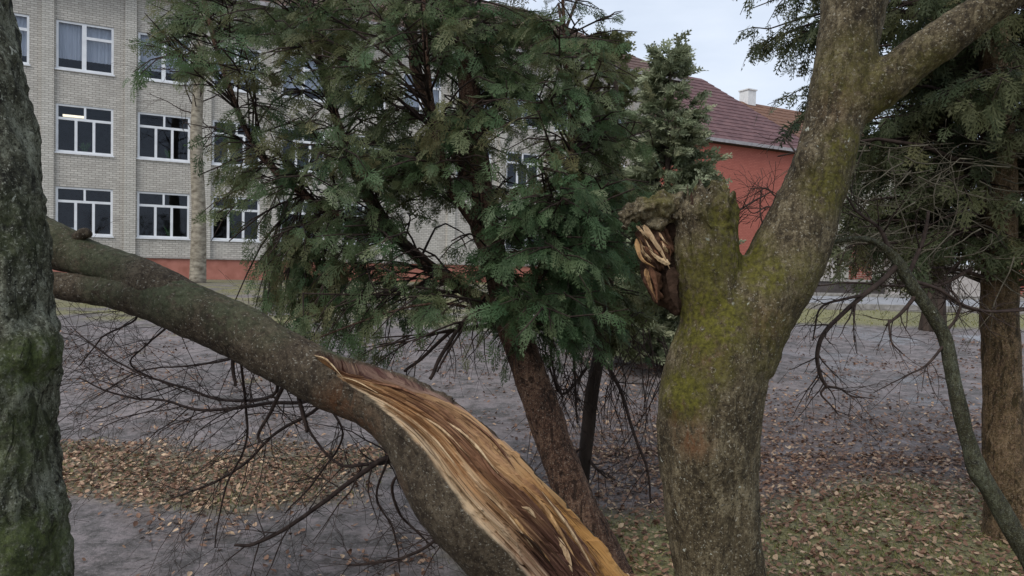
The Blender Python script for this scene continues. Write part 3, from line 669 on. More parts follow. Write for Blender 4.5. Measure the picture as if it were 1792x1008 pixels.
# jagged broken rim of the stub
for k in range(13):
    x = 1176+k*8.5; zd = D-.15+.012*abs(k-5); shard(ft, [(x, 384, zd), (x+random.uniform(-3, 3), 358, zd+.01), (x+random.uniform(-7, 7), 342-random.uniform(0, 20)*(1 if 2 < k < 11 else .3), zd+.05)], random.uniform(6, 11), .014, M['bark_main'] if k % 4 else M['wood_dark'], 'bark_shard', k+40)
rg = np.random.default_rng(21)
A = Acc()
for pts, k in ([[(1290, 420, 3.2, D), (1285, 400, 2.8, D), (1292, 370, 2.4, D), (1318, 352, 2, D), (1350, 335, 1.5, D)], 8], [[(1385, 340, 3, D), (1360, 345, 2, D), (1340, 330, 1.6, D), (1310, 330, 1, D)], 9], [[(1370, 380, 2.5, D), (1345, 362, 1.8, D), (1318, 372, 1.2, D), (1300, 350, 1, D)], 8],
               [[(1395, 270, 2.5, D), (1370, 240, 1.8, D+.1), (1350, 250, 1.2, D+.1)], 6], [[(1340, 410, 2.5, D), (1330, 370, 1.6, D), (1335, 330, 1, D+.1)], 8]): branch(A, pts, k, rg, .13, 1)
tag(A.build('water_shoots', M['twig'], ft, world=True), kind='stuff')
A = Acc()
for (px, py, dx, dz) in ((1490, -400, 0, 1), (1640, -330, .5, 1), (2080, -240, 1, .6)):
    twigs(A, P(px, py, D), (dx, .2, dz), 1.6, .07, 3, rg, .1, .3, 4, 7, .7)
tag(A.build('bare_crown', M['twig_grey'], ft, world=True), kind='stuff')

# ------------------------------------------------------------------ mossy tree at the left edge
DL = 2.3
lt = tree_root('mossy_tree', 20, 1320, DL, 'rough dark trunk with grey green lichen and a burl, the snapped stem passing behind it')
v, nr, fs = remeshed('trunk', [[(12, 1420, 150, DL), (10, 1300, 118, DL), (4, 1008, 101, DL), (0, 900, 102, DL), (-12, 800, 98, DL), (-16, 720, 97, DL), (-12, 640, 98, DL), (-16, 560, 97, DL), (-24, 470, 97, DL), (-34, 380, 95, DL), (-48, 280, 95, DL), (-64, 160, 94, DL), (-84, 20, 92, DL), (-110, -150, 86, DL), (-140, -400, 76, DL), (-160, -700, 60, DL)]],
    .0100, [(42, 607, 56, DL-.02, 1.2), (30, 935, 70, DL-.02, 1.5)])
skin('trunk', v, nr, fs, M['bark_left'], lt, blobmask(v, [(60, 640, DL-.1, 75, .9), (40, 980, DL-.1, 120, .8), (30, 780, DL-.15, 110, .5), (20, 400, DL-.15, 100, .35), (40, 540, DL-.15, 50, .8)]), None, amp=(.030, .020), freq=(9, 26), stretch=.5)
A = Acc()
for k in range(4): twigs(A, P(-160, -690, DL), (random.uniform(-.6, .3), random.uniform(-.3, .4), 1), 1.5, .05, 3, rg, .1, .3, 4, 6, .7)
tag(A.build('bare_crown', M['twig_grey'], lt, world=True), kind='stuff')

# ------------------------------------------------------------------ broken leaning stem with the long torn wound
bt = tree_root('broken_tree', 1030, 1150, 2.9, 'snapped leaning tree stem with a long splintered orange wound', 'fallen tree')
path = np.array([[1085, 1230, 150, 2.9], [1035, 1120, 128, 2.88], [972, 1015, 112, 2.82], [905, 935, 107, 2.78], [822, 850, 105, 2.75], [752, 764, 84, 2.75], [700, 722, 64, 2.77], [648, 694, 53, 2.79], [600, 678, 49, 2.8], [557, 659, 48, 2.8], [474, 614, 48, 2.82], [423, 581, 48, 2.83], [365, 556, 47, 2.84], [312, 536, 46, 2.85], [262, 522, 38, 2.86], [210, 513, 31, 2.86], [155, 507, 26, 2.87], [70, 497, 22, 2.88], [-40, 485, 20, 2.9], [-160, 470, 17, 2.95]], float)
NS, NA = 410, 310
sp_ = spline(path, NS); C = np.array([P(a, b, d) for a, b, r, d in sp_]); R = sp_[:, 2]*sp_[:, 3]/F
T = np.gradient(C, axis=0); T /= np.linalg.norm(T, axis=1)[:, None]
N2 = np.tile(-fwd, (NS, 1)); N2 -= T*np.sum(T*N2, 1)[:, None]; N2 /= np.linalg.norm(N2, axis=1)[:, None]
N1 = np.cross(T, N2); N1 *= np.sign(np.sum(N1*np.array([.6, 0, .7]), 1))[:, None]
S = np.concatenate([[0], np.cumsum(np.linalg.norm(np.diff(C, axis=0), axis=1))])
th = np.linspace(-math.pi, math.pi, NA, endpoint=False)
SS, TH = np.meshgrid(S, th, indexing='ij')
i_top = np.argmin(np.abs(sp_[:, 0]-543)); s_top = S[i_top]
rem = (s_top-SS)                                     # metres below the upper tip of the wound
op = np.clip(rem/0.42, 0, 1)
flat3 = np.stack([SS.ravel()*5, TH.ravel()*2.2, np.zeros(SS.size)], -1); jag = fbm(flat3*[1.3, 2.2, 1], 4).reshape(SS.shape)
th_hi = np.radians(42+52*op**.8) + .13*jag; th_lo = np.radians(38-74*op**.7) + .10*jag
ins = (TH < th_hi) & (TH > th_lo) & (rem > 0)
edge = np.minimum(th_hi-TH, TH-th_lo)*R[:, None]*.9; edge = np.minimum(edge, rem*.35)
wood = np.clip(edge/.004, 0, 1)*ins
q = np.stack([SS.ravel()*1.2, TH.ravel()*20, np.zeros(SS.size)], -1)
fib = fbm(q, 4, .6).reshape(SS.shape); plate = np.floor(fbm(np.stack([SS.ravel()*2.3+3, TH.ravel()*7.5, np.full(SS.size, 4.0)], -1), 3)*5).reshape(SS.shape)/5; q2 = np.stack([SS.ravel()*.8+7, TH.ravel()*6, np.ones(SS.size)], -1); chunk = fbm(q2, 3).reshape(SS.shape)
groove = np.clip(1-np.abs(chunk+.05)/.06, 0, 1)*np.clip(chunk*0+fbm(q2*[2.5, .6, 1]+3, 2).reshape(SS.shape)*3+.3, 0, 1)
u_ = np.clip((TH-th_lo)/(th_hi-th_lo+1e-6), 0, 1)
upper = np.clip(1-rem/.55, 0, 1)
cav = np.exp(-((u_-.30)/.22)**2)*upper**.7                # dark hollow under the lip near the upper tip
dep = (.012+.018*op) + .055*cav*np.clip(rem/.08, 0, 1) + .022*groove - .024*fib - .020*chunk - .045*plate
soft = np.clip(edge/.012, 0, 1)
C3 = C[:, None, :] + 0*TH[..., None]
bk = np.stack([(C[:, None, :]+R[:, None, None]*(np.cos(TH)[..., None]*N1[:, None]+np.sin(TH)[..., None]*N2[:, None])).reshape(-1, 3)][0:1], 0)[0]
bn = (.010*fbm(bk*5, 3)+.0035*fbm(bk*26, 3)).reshape(SS.shape)
lip = .010*np.exp(-(np.minimum(np.abs(TH-th_hi), np.abs(TH-th_lo))*R[:, None]/.02)**2)*(rem > 0)*(~ins)*(.4+np.clip(jag+.3, 0, 1))
rad = R[:, None] + np.where(ins, -dep*soft, bn+lip)
V = C[:, None, :] + rad[..., None]*(np.cos(TH)[..., None]*N1[:, None]+np.sin(TH)[..., None]*N2[:, None])
V = V.reshape(-1, 3)
i = np.arange(NS-1)[:, None]*NA; j = np.arange(NA)[None, :]; j2 = (j+1) % NA
Fq = np.stack([i+j, i+j2, i+NA+j2, i+NA+j], -1).reshape(-1, 4)
moss = np.clip(blobmask(V, [(300, 490, 2.8, 90, .7), (180, 490, 2.8, 60, .5), (420, 540, 2.8, 70, .5), (590, 622, 2.85, 40, .9), (480, 580, 2.8, 50, .3)]), 0, 1)
deep = np.clip(np.clip(groove-.3, 0, 1)*.9 + cav*1.5*np.clip(rem/.05, 0, 1), 0, 1)*ins  # shade of grooves and hollow, painted into the wood colour
rust = blobmask(V, [(590, 715, 2.7, 60, .7), (640, 745, 2.7, 50, .6), (700, 840, 2.7, 40, .4)], .9)
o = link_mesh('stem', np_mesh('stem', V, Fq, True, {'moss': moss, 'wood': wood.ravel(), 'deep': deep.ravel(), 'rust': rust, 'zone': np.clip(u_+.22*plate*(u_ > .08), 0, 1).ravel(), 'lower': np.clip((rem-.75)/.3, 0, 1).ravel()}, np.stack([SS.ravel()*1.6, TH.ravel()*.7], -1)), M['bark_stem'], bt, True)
fl = np.ones(len(Fq), bool); fl[np.where(wood.ravel()[Fq].min(1) > .6)[0]] = False; o.data.polygons.foreach_set('use_smooth', fl)
v, nr, fs = remeshed('limb', [[(330, 532, 40, 2.86), (280, 510, 42, 2.87), (230, 483, 38, 2.89), (190, 468, 34, 2.9), (150, 452, 33, 2.92), (95, 430, 40, 2.94), (40, 405, 38, 2.96), (-40, 370, 34, 3.0), (-150, 320, 28, 3.1)]], .0095)
skin('limb', v, nr, fs, M['bark_stem'], bt, blobmask(v, [(180, 440, 2.9, 90, .6), (90, 410, 2.9, 60, .5)]), None, amp=(.012, .004))
def on_wound(px, py):                                   # point on the wound surface nearest a pixel
    x, y, z = proj(V); k = np.where(wood.ravel() > .5)[0]; d2 = (x[k]-px)**2+(y[k]-py)**2 + 4e3*np.clip(z[k]-2.7, 0, None)
    return V[k[np.argmin(d2)]]
def wshard(pts, w_, lift, mat, seed):
    r = np.random.default_rng(seed); L_ = [on_wound(*p) for p in pts]; c = spline(np.array(L_), 16)
    c = c - fwd*(lift*np.linspace(.2, 1, 16)**2)[:, None] + np.array([.5, -.3, .7])*.004
    t_ = np.linspace(0, 1, 16); wd_ = w_*.45*2.75/F*np.clip(np.sin(np.pi*(t_*.93+.05)), .06, 1); T_ = np.gradient(c, axis=0); T_ /= np.linalg.norm(T_, axis=1)[:, None]
    sd_ = np.cross(T_, -fwd); sd_ /= np.linalg.norm(sd_, axis=1)[:, None]; nn = np.cross(sd_, T_); VV = []
    for k in range(16):
        a_, b_ = wd_[k]*(1+.12*r.normal()), wd_[k]*(1+.12*r.normal()); VV += [c[k]+sd_[k]*a_, c[k]+nn[k]*.006, c[k]-sd_[k]*b_, c[k]-nn[k]*.006]
    F_ = [(4*k+a, 4*k+(a+1) % 4, 4*k+4+(a+1) % 4, 4*k+4+a) for k in range(15) for a in range(4)] + [(3, 2, 1, 0), (60, 61, 62, 63)]
    A = Acc(); A.add(np.array(VV), np.array(F_)); return A.build('splinter', M[mat], bt, False, True)
for k, (pts, w_, li, mt) in enumerate([([(960, 980), (905, 915), (850, 850)], 7, .012, 'wood_mix'), ([(935, 905), (925, 893), (915, 885)], 9, .03, 'wood'), ([(930, 960), (880, 895), (840, 855)], 4, .012, 'wood'), ([(1010, 990), (960, 900), (915, 850)], 9, .01, 'wood_mix'), ([(1040, 1000), (1000, 930), (950, 860)], 6, .01, 'wood'),
     ([(870, 830), (820, 770), (770, 730)], 6, .012, 'wood'), ([(820, 800), (770, 750), (730, 725)], 5, .012, 'wood'), ([(800, 820), (760, 770), (715, 730)], 5, .01, 'wood'), ([(740, 700), (700, 680), (650, 668)], 6, .01, 'wood_red'), ([(900, 820), (860, 770), (810, 720)], 5, .01, 'wood_red'), ([(890, 860), (860, 825), (835, 790)], 6, .012, 'wood_red'),
     ([(660, 690), (625, 668), (600, 655)], 3, .012, 'wood'), ([(600, 655), (570, 632), (548, 618)], 4, .012, 'wood'), ([(970, 1000), (930, 950), (900, 925)], 5, .014, 'wood_dark'), ([(1000, 1005), (985, 960), (960, 925)], 10, .012, 'wood')]): wshard(pts, w_, li, mt, k+9)
# a curl of moss at the torn edge and a nub on the limb
v, nr, fs = remeshed('nub', [[(132, 418, 10, 2.9), (148, 408, 9, 2.89), (158, 411, 5, 2.88)]], .004)
skin('knot', v, nr, fs, M['bark_stem'], bt, amp=(.006, .002))
# bare branches hanging from the stem
rg = np.random.default_rng(5)
BR = [([(700, 792, 6, 2.95), (665, 806, 6, 3.0), (620, 838, 5.5, 3.1), (560, 884, 5, 3.2), (500, 925, 4.5, 3.3), (440, 952, 4, 3.35), (410, 955, 3, 3.35)], 14, .35),
      ([(700, 800, 5, 2.95), (640, 812, 4, 3.1), (590, 810, 3.5, 3.15), (545, 760, 3, 3.2), (530, 715, 2, 3.2)], 12, .35),
      ([(524, 690, 5, 2.85), (530, 720, 4.5, 2.85), (538, 755, 3.5, 2.85)], 0, .1), ([(497, 672, 5, 2.88), (475, 720, 4, 2.95), (452, 760, 3.5, 3), (462, 778, 2.5, 3)], 6, .3),
      ([(409, 622, 4.5, 2.85), (408, 650, 4, 2.85), (412, 674, 3, 2.85)], 0, .1),
      ([(540, 700, 5, 3.0), (470, 705, 4, 3.2), (430, 712, 4, 3.3), (350, 718, 3.5, 3.4), (290, 702, 3, 3.45), (215, 692, 2.4, 3.5), (140, 660, 1.6, 3.5)], 26, .5),
      ([(480, 690, 4, 3.1), (390, 700, 3.4, 3.4), (330, 680, 3, 3.5), (260, 660, 2.5, 3.55), (200, 630, 2, 3.6), (130, 580, 1.4, 3.6)], 24, .5),
      ([(560, 710, 4, 3.1), (480, 760, 3.5, 3.3), (430, 810, 3, 3.4), (360, 850, 2.5, 3.45), (300, 870, 1.6, 3.5)], 18, .5),
      ([(430, 712, 3, 3.3), (430, 780, 2.5, 3.35), (395, 850, 2, 3.4), (375, 960, 1.4, 3.4)], 14, .4),
      ([(560, 690, 3, 3.1), (600, 760, 2.6, 3.2), (560, 830, 2.2, 3.3), (500, 900, 1.6, 3.3)], 16, .4),
      ([(690, 840, 3.5, 2.9), (700, 900, 3, 3), (740, 940, 2.2, 3.1), (760, 960, 1.5, 3.1)], 9, .3),
      ([(680, 800, 3, 2.95), (660, 870, 2.5, 3.1), (690, 930, 2, 3.15), (700, 1000, 1.4, 3.2)], 10, .35),
      ([(780, 935, 4, 3.0), (740, 960, 3.4, 3.1), (690, 980, 3, 3.15), (610, 990, 2.4, 3.2)], 12, .35),
      ([(300, 560, 3, 3.0), (260, 600, 2.2, 3.2), (230, 640, 1.8, 3.3), (330, 690, 1.2, 3.4)], 12, .45), ([(420, 620, 3, 3.1), (330, 640, 2.2, 3.4), (240, 650, 1.6, 3.5), (160, 700, 1, 3.5)], 14, .45),
      ([(240, 555, 2.5, 3), (180, 590, 2, 3.2), (140, 640, 1.5, 3.3)], 10, .4)]
for pts, k, kl in BR:
    p0 = P(pts[0][0], pts[0][1], pts[0][3]); jn = sp_[np.argmin(np.linalg.norm(C-p0, axis=1))]; pts = [(jn[0], jn[1], pts[0][2], jn[3])]+list(pts)
    A = Acc(); branch(A, pts, k, rg, kl, 2 if k > 10 else 1); A.build('branch', M['twig'], bt, world=True)
# thin dark shoot on the limb beside the mossy trunk
A = Acc(); branch(A, [(80, 392, 5, 2.93), (66, 345, 4.5, 2.95), (52, 300, 4, 2.97), (35, 230, 3, 3.0), (20, 150, 2, 3.0)], 3, rg, .2); A.build('branch', M['twig'], bt, world=True)

# ------------------------------------------------------------------ evergreens
GRID = {0: '1356777766554220', 1: '3688999989997400', 2: '3577688647888720', 3: '2136567646788830', 4: '0026788888668850', 5: '0146788898568850',
        6: '0145677766689950', 7: '0024788424899820', 8: '0003899646899830', 9: '0002899777888830', 10: '0000588512456520', 11: '0000000000000000'}
def dens(px, py):
    c = np.floor((px-192)/64).astype(int); r = np.floor((py+64)/64).astype(int)
    ok = (c >= 0) & (c < 16) & (r <= 11); tab = np.array([[int(ch)/9 for ch in GRID[k]] for k in range(12)])
    return np.where(ok, tab[np.clip(r, 0, 11), np.clip(c, 0, 15)], np.where(r < 0, .7, 0)) * (px < 1216)
class Crown:
    """limbs from a trunk line to targets, sub-branches, sprays"""
    def __init__(s, trunk, rg): s.t = np.asarray(trunk); s.rg = rg; s.pos = []; s.dir = []; s.size = []; s.tn = []; s.hu = []; s.limbs = []; s.tw = Acc(); s.sub = True
    def limb(s, tgt, nsub=7, nfr=11, rad=.018, size=(.10, .17), droop=.5, keep=None, sublen=(.22, .5), tint=.42, rise=.15, hue=None):
        rg = s.rg; hd = np.linalg.norm(s.t[:, :2]-tgt[:2], axis=1)
        b = s.t[np.argmin(hd + 1.5*np.abs(s.t[:, 2]-(tgt[2]-rise*hd)))]; ln = np.linalg.norm(tgt-b)+1e-6
        mid = (b+tgt)/2+np.array([0, 0, .10*ln])+rg.normal(size=3)*.05*ln
        c = spline(np.array([b, mid, tgt]), 12); r = np.linspace(rad*min(1.3, .5+ln*.5), .003, 12); s.limbs.append((c, r))
        axis = (tgt-b)/ln
        for k in range(nsub):
            u = .25+.75*(k+rg.random())/nsub; i = min(11, int(u*11)); p = c[i]
            d = axis*.6+np.cross(axis, [0, 0, 1.0])*(rg.choice([-1, 1])*rg.uniform(.3, 1.1))+np.array([0, 0, rg.uniform(-.5, .25)]); d /= np.linalg.norm(d)
            L_ = rg.uniform(*sublen); n_ = 6; e = [p]; dd = d.copy()
            for q in range(n_-1): dd = dd+np.array([0, 0, -droop*.16])+rg.normal(size=3)*.09; dd /= np.linalg.norm(dd); e.append(e[-1]+dd*L_/(n_-1))
            e = np.array(e)
            if keep is not None and rg.random() > keep(e[3])+.15: continue
            if s.sub: s.tw.tube(e[::2], np.linspace(.0055, .0015, n_)[::2], 3)
            tsub = tint+rg.normal()*.13; hs = np.clip((rg.beta(1.2, 2) if hue is None else hue)+rg.normal()*.12, 0, 1)
            for q in range(nfr):
                w = rg.uniform(.15, 1); a = w*(n_-1); i0 = min(n_-2, int(a)); pp = e[i0]+(e[i0+1]-e[i0])*(a-i0)
                if keep is not None and rg.random() > keep(pp): continue
                ax = e[i0+1]-e[i0]; ax /= np.linalg.norm(ax); sd_ = np.cross(ax, [0, 0, 1.0])*rg.choice([-1, 1])*rg.uniform(.1, 1.0)
                s.pos.append(pp); s.dir.append(ax*.7+sd_+np.array([0, 0, -droop*rg.uniform(.1, 1.1)])+rg.normal(size=3)*.15); s.size.append(rg.uniform(*size)); s.tn.append(tsub+rg.normal()*.10); s.hu.append(hs)
    def build(s, root, mat, limbmat, lo=False, nbig=10, flat=.55, fname='foliage'):
        order = sorted(range(len(s.limbs)), key=lambda k: -s.limbs[k][1][0]*len(s.limbs[k][0])-np.linalg.norm(s.limbs[k][0][0]-s.limbs[k][0][-1]))
        for k in order[:nbig]:
            A = Acc(); A.tube(*s.limbs[k], 7); A.build('limb', limbmat, root, world=True)
        for k in order[nbig:]: s.tw.tube(s.limbs[k][0][::2], s.limbs[k][1][::2], 4)
        tag(s.tw.build('branchlets', M['twig'], root, world=True), kind='stuff')
        fronds(fname, s.pos, s.dir, np.array(s.size), mat, root, s.rg, lo, np.array(s.tn), flat, np.array(s.hu))
def bark_tube(name, pts, mat, root, seg=28, n=150, amp=(.010, .006), moss=0.0, rs=1.0):
    c = np.array([[*P(a, b, d), r*rs*d/F] for a, b, r, d in pts]); c = spline(c, n); v, f = tube_arr(c[:, :3], c[:, 3], seg)
    nrm = v.copy(); nrm[:n*seg] -= np.repeat(c[:, :3], seg, 0); nrm[n*seg:] = 0; nrm /= np.linalg.norm(nrm, axis=1)[:, None]+1e-9
    q = v*[1, 1, .25]; v = v+nrm*(amp[0]*fbm(q*9, 3)+amp[1]*fbm(q*40, 2))[:, None]; z = np.zeros(len(v))
    link_mesh(name, np_mesh(name, v, f, True, {'moss': z+moss, 'rust': z, 'wood': z, 'deep': z}, np.zeros((len(v), 2))), mat, root, True); return c[:, :3]

# big thuja in the middle
rg = np.random.default_rng(77)
th_ = tree_root('thuja_tree', 1062, 1000, 4.0, 'large feathery green thuja with a reddish leaning trunk behind the snapped stem')
tc_ = bark_tube('trunk', [(1085, 1040, 42, 3.95), (1058, 985, 37, 4.0), (1018, 900, 33, 4.0), (978, 800, 31, 4.05), (940, 690, 30, 4.1), (905, 590, 28, 4.15), (878, 500, 25, 4.2), (858, 420, 22, 4.2), (838, 300, 20, 4.2), (820, 150, 18, 4.2), (806, 20, 16, 4.2), (795, -150, 14, 4.2), (790, -400, 10, 4.2), (785, -700, 5, 4.2)], M['bark_red'], th_, 40, 220, (.012, .010))
bark_tube('second_stem', [(872, 480, 13, 4.2), (835, 400, 12, 4.3), (828, 330, 11, 4.35), (735, 150, 9, 4.5), (722, 60, 8, 4.6), (716, -120, 5, 4.6)], M['bark_red'], th_, 12, 60, (.004, .002))
keep = lambda p: float(dens(*[np.array([q]) for q in proj(p)[:2]])[0])**1.15*.80
sL = bark_tube('second_stem', [(888, 540, 12, 4.17), (800, 500, 11, 4.25), (700, 420, 10, 4.3), (630, 320, 9, 4.35), (580, 180, 8, 4.4), (545, 40, 6, 4.4), (520, -120, 4, 4.4)], M['bark_red'], th_, 10, 60, (.004, .002))
sR = bark_tube('second_stem', [(898, 565, 11, 4.15), (950, 470, 10, 4.1), (985, 360, 8, 4.1), (1000, 240, 6, 4.1), (990, 100, 4, 4.15), (985, 0, 3, 4.15)], M['bark_red'], th_, 10, 60, (.004, .002))
sM = bark_tube('second_stem', [(860, 430, 10, 4.2), (790, 330, 8, 4.0), (760, 220, 7, 3.95), (745, 90, 5, 3.95), (740, -60, 4, 3.95)], M['bark_red'], th_, 10, 60, (.004, .002))
sK = bark_tube('second_stem', [(700, 420, 8, 4.3), (560, 360, 7, 4.35), (450, 260, 6, 4.4), (390, 120, 5, 4.4), (350, -30, 4, 4.4)], M['bark_red'], th_, 10, 60, (.004, .002))
cr = Crown(np.vstack([tc_[105:], sL, sR, sM, sK]), rg); made = 0; tries = 0
while made < 430 and tries < 20000:
    tries += 1; px, py = rg.uniform(215, 1190), rg.uniform(-60, 630)
    if rg.random() > float(dens(np.array([px]), np.array([py]))[0])**1.3: continue
    sidefac = abs(px-850)/500; dd = 4.2+rg.normal()*.55*(1.1-.5*sidefac); dd = float(np.clip(dd, 3.45, 5.3))
    right_green = (px > 850 and py > 280)
    cr.limb(P(px, py, dd), 6, 7, .009, keep=keep, rise=.5 if py < 380 else .1, sublen=(.16, .38), tint=.40 if right_green else .5, hue=.12 if right_green else rg.beta(1.2, 1.6), size=(.07, .145), droop=.75 if right_green else .7); made += 1
for k in range(32):                                     # the crown goes on above the picture
    cr.limb(np.array([P(790, -300, 4.2)[0]+rg.normal()*.6, 4.2+rg.normal()*.5, rg.uniform(3.5, 5.2)]), 5, 6, size=(.14, .22))
cr.build(th_, M['thuja'], M['bark_red'], nbig=14)
# dead lower branches of the thuja
A = Acc()
for pts in ([(890, 520, 6, 4.15), (820, 555, 5, 4.0), (780, 610, 4.5, 3.9), (752, 664, 4, 3.85)], [(860, 540, 5, 4.15), (790, 580, 4.5, 4.1), (740, 625, 4, 4.1), (708, 650, 3.5, 4.1)], [(850, 520, 4, 4.1), (800, 590, 3, 3.9), (765, 650, 2.4, 3.85)]):
    A = Acc(); branch(A, pts, 3, rg, .2); A.build('dead_branch', M['twig'], th_, world=True)
A = Acc()
for k in range(26):
    px = rg.uniform(470, 860); py = rg.uniform(540, 610); twigs(A, P(px, py, rg.uniform(3.9, 4.6)), (rg.normal()*.5-.3, rg.normal()*.3, -.8), rg.uniform(.2, .45), .004, 1, rg, -.2, .3, 4, 4)
tag(A.build('dead_twigs', M['twig'], th_, world=True), kind='stuff')

# younger thuja stem standing behind, dark and thin
t2 = tree_root('young_thuja', 1020, 850, 5.1, 'thin dark thuja stem with dead drooping twigs beside the reddish trunk')
tc2 = bark_tube('trunk', [(1016, 862, 15, 5.1), (1020, 830, 12, 5.1), (1028, 760, 12, 5.1), (1036, 690, 12, 5.1), (1050, 610, 11, 5.1), (1062, 520, 10, 5.1), (1070, 400, 9, 5.1), (1075, 250, 7, 5.2), (1078, 130, 4, 5.2)], M['bark_far'], t2, 14, 80, (.004, .002))
cr = Crown(tc2, rg)
for k in range(34):
    py = rg.uniform(280, 590); px = rg.uniform(980, 1130); cr.limb(P(px, py, rg.uniform(4.7, 5.6)), 5, 9, .01, (.10, .18), .7, keep=lambda p: .8 if proj(p)[0] < 1140 and proj(p)[1] < 640 else .15, sublen=(.15, .35), tint=.4)
cr.build(t2, M['thuja_olive'], M['bark_far'], 'mid', nbig=4)
A = Acc()
for pts in ([(1050, 620, 5, 5.0), (1085, 680, 4, 4.9), (1110, 760, 3.5, 4.85), (1132, 820, 3, 4.8), (1138, 880, 2, 4.8)], [(1030, 640, 4, 5), (985, 690, 3, 5), (960, 640, 2.5, 5)], [(1000, 570, 4, 4.9), (1005, 640, 3, 4.9), (1010, 740, 2, 4.9)], [(1028, 800, 4, 5.1), (1045, 822, 3, 5), (1062, 838, 2, 5)], [(970, 560, 3.5, 4.8), (965, 630, 3, 4.8), (985, 700, 2, 4.8)], [(1025, 780, 3, 5.1), (990, 800, 2.4, 5), (950, 800, 1.6, 5)]):
    A = Acc(); branch(A, pts, 10, rg, .3, 1); A.build('dead_branch', M['twig'], t2, world=True)
A = Acc()
for k in range(70):
    px = rg.uniform(940, 1160); py = rg.uniform(540, 680); twigs(A, P(px, py, rg.uniform(4.6, 5.6)), (rg.normal()*.45+.1, rg.normal()*.3, -.9), rg.uniform(.25, .7), .0045, 1, rg, -.25, .3, 4, 4)
tag(A.build('dead_twigs', M['twig'], t2, world=True), kind='stuff')

# dark thuja at the right, reddish brown trunk
rg = np.random.default_rng(101)
t3 = tree_root('thuja_tree', 1756, 895, 4.6, 'dark twiggy thuja with a straight reddish brown trunk behind the slim bent stem')
tc3 = bark_tube('trunk', [(1775, 935, 50, 4.6), (1768, 890, 40, 4.6), (1758, 800, 33, 4.6), (1754, 700, 31, 4.6), (1750, 600, 30, 4.6), (1750, 500, 28, 4.6), (1750, 400, 27, 4.6), (1748, 280, 26, 4.6), (1742, 150, 24, 4.6), (1738, 0, 22, 4.6), (1732, -200, 18, 4.6), (1728, -420, 12, 4.6), (1725, -680, 5, 4.6)], M['bark_tan'], t3, 40, 220, (.012, .009), moss=.2)
def dens3(px, py):
    if py > 500: return 0
    if px < 1300: return 0
    if px < 1440:
        lim = 250-(px-1300)*.1; return .9 if py < 100 else (.75 if py < lim else .05)
    if px < 1560 and 60 < py < 200: return .35
    if 60 < py < 400: return .95
    if py <= 60: return .75
    return .85-(py-400)/160
cr = Crown(tc3, rg); made = 0
while made < 175:
    px, py = rg.uniform(1295, 1990), rg.uniform(-120, 500)
    if rg.random() > dens3(px, py): continue
    dd = float(np.clip(4.9+rg.normal()*.5, 3.9, 6.0)) if px > 1460 else rg.uniform(4.6, 5.8)
    cr.limb(P(px, py, dd), 6, 10, .016, (.10, .18), .9, keep=lambda p: dens3(*[float(q) for q in proj(p)[:2]])*1.1, tint=.4, rise=.05); made += 1
for k in range(26): cr.limb(np.array([tc3[-30][0]+rg.normal()*.7, 4.6+rg.normal()*.6, rg.uniform(3.6, 5.4)]), 5, 6, size=(.14, .22))
cr.build(t3, M['thuja_dark'], M['bark_red'], 'mid', nbig=10)
A = Acc()
for k in range(85):
    px = rg.uniform(1480, 1792); py = rg.uniform(250, 470); twigs(A, P(px, py, rg.uniform(3.9, 4.5)), (rg.normal(), rg.normal()*.3, rg.normal()*.5-.2), rg.uniform(.25, .6), .0042, 1, rg, -.1, .45, 4, 4)
tag(A.build('dead_twigs', M['twig_grey'], t3, world=True), kind='stuff')
for pts in ([(1700, 470, 4, 4.2), (1640, 500, 3.5, 4.1), (1560, 500, 3, 4.0), (1500, 495, 2, 4.0), (1420, 500, 1.4, 4)], [(1750, 430, 4, 4.5), (1690, 450, 3, 4.3), (1640, 500, 2.5, 4.2)], [(1792, 540, 3.5, 4.2), (1730, 545, 3, 4.1), (1680, 535, 2.5, 4.1), (1640, 505, 2, 4.1)]):
    A = Acc(); branch(A, pts, 14, rg, .35, 1); A.build('dead_branch', M['twig'], t3, world=True)

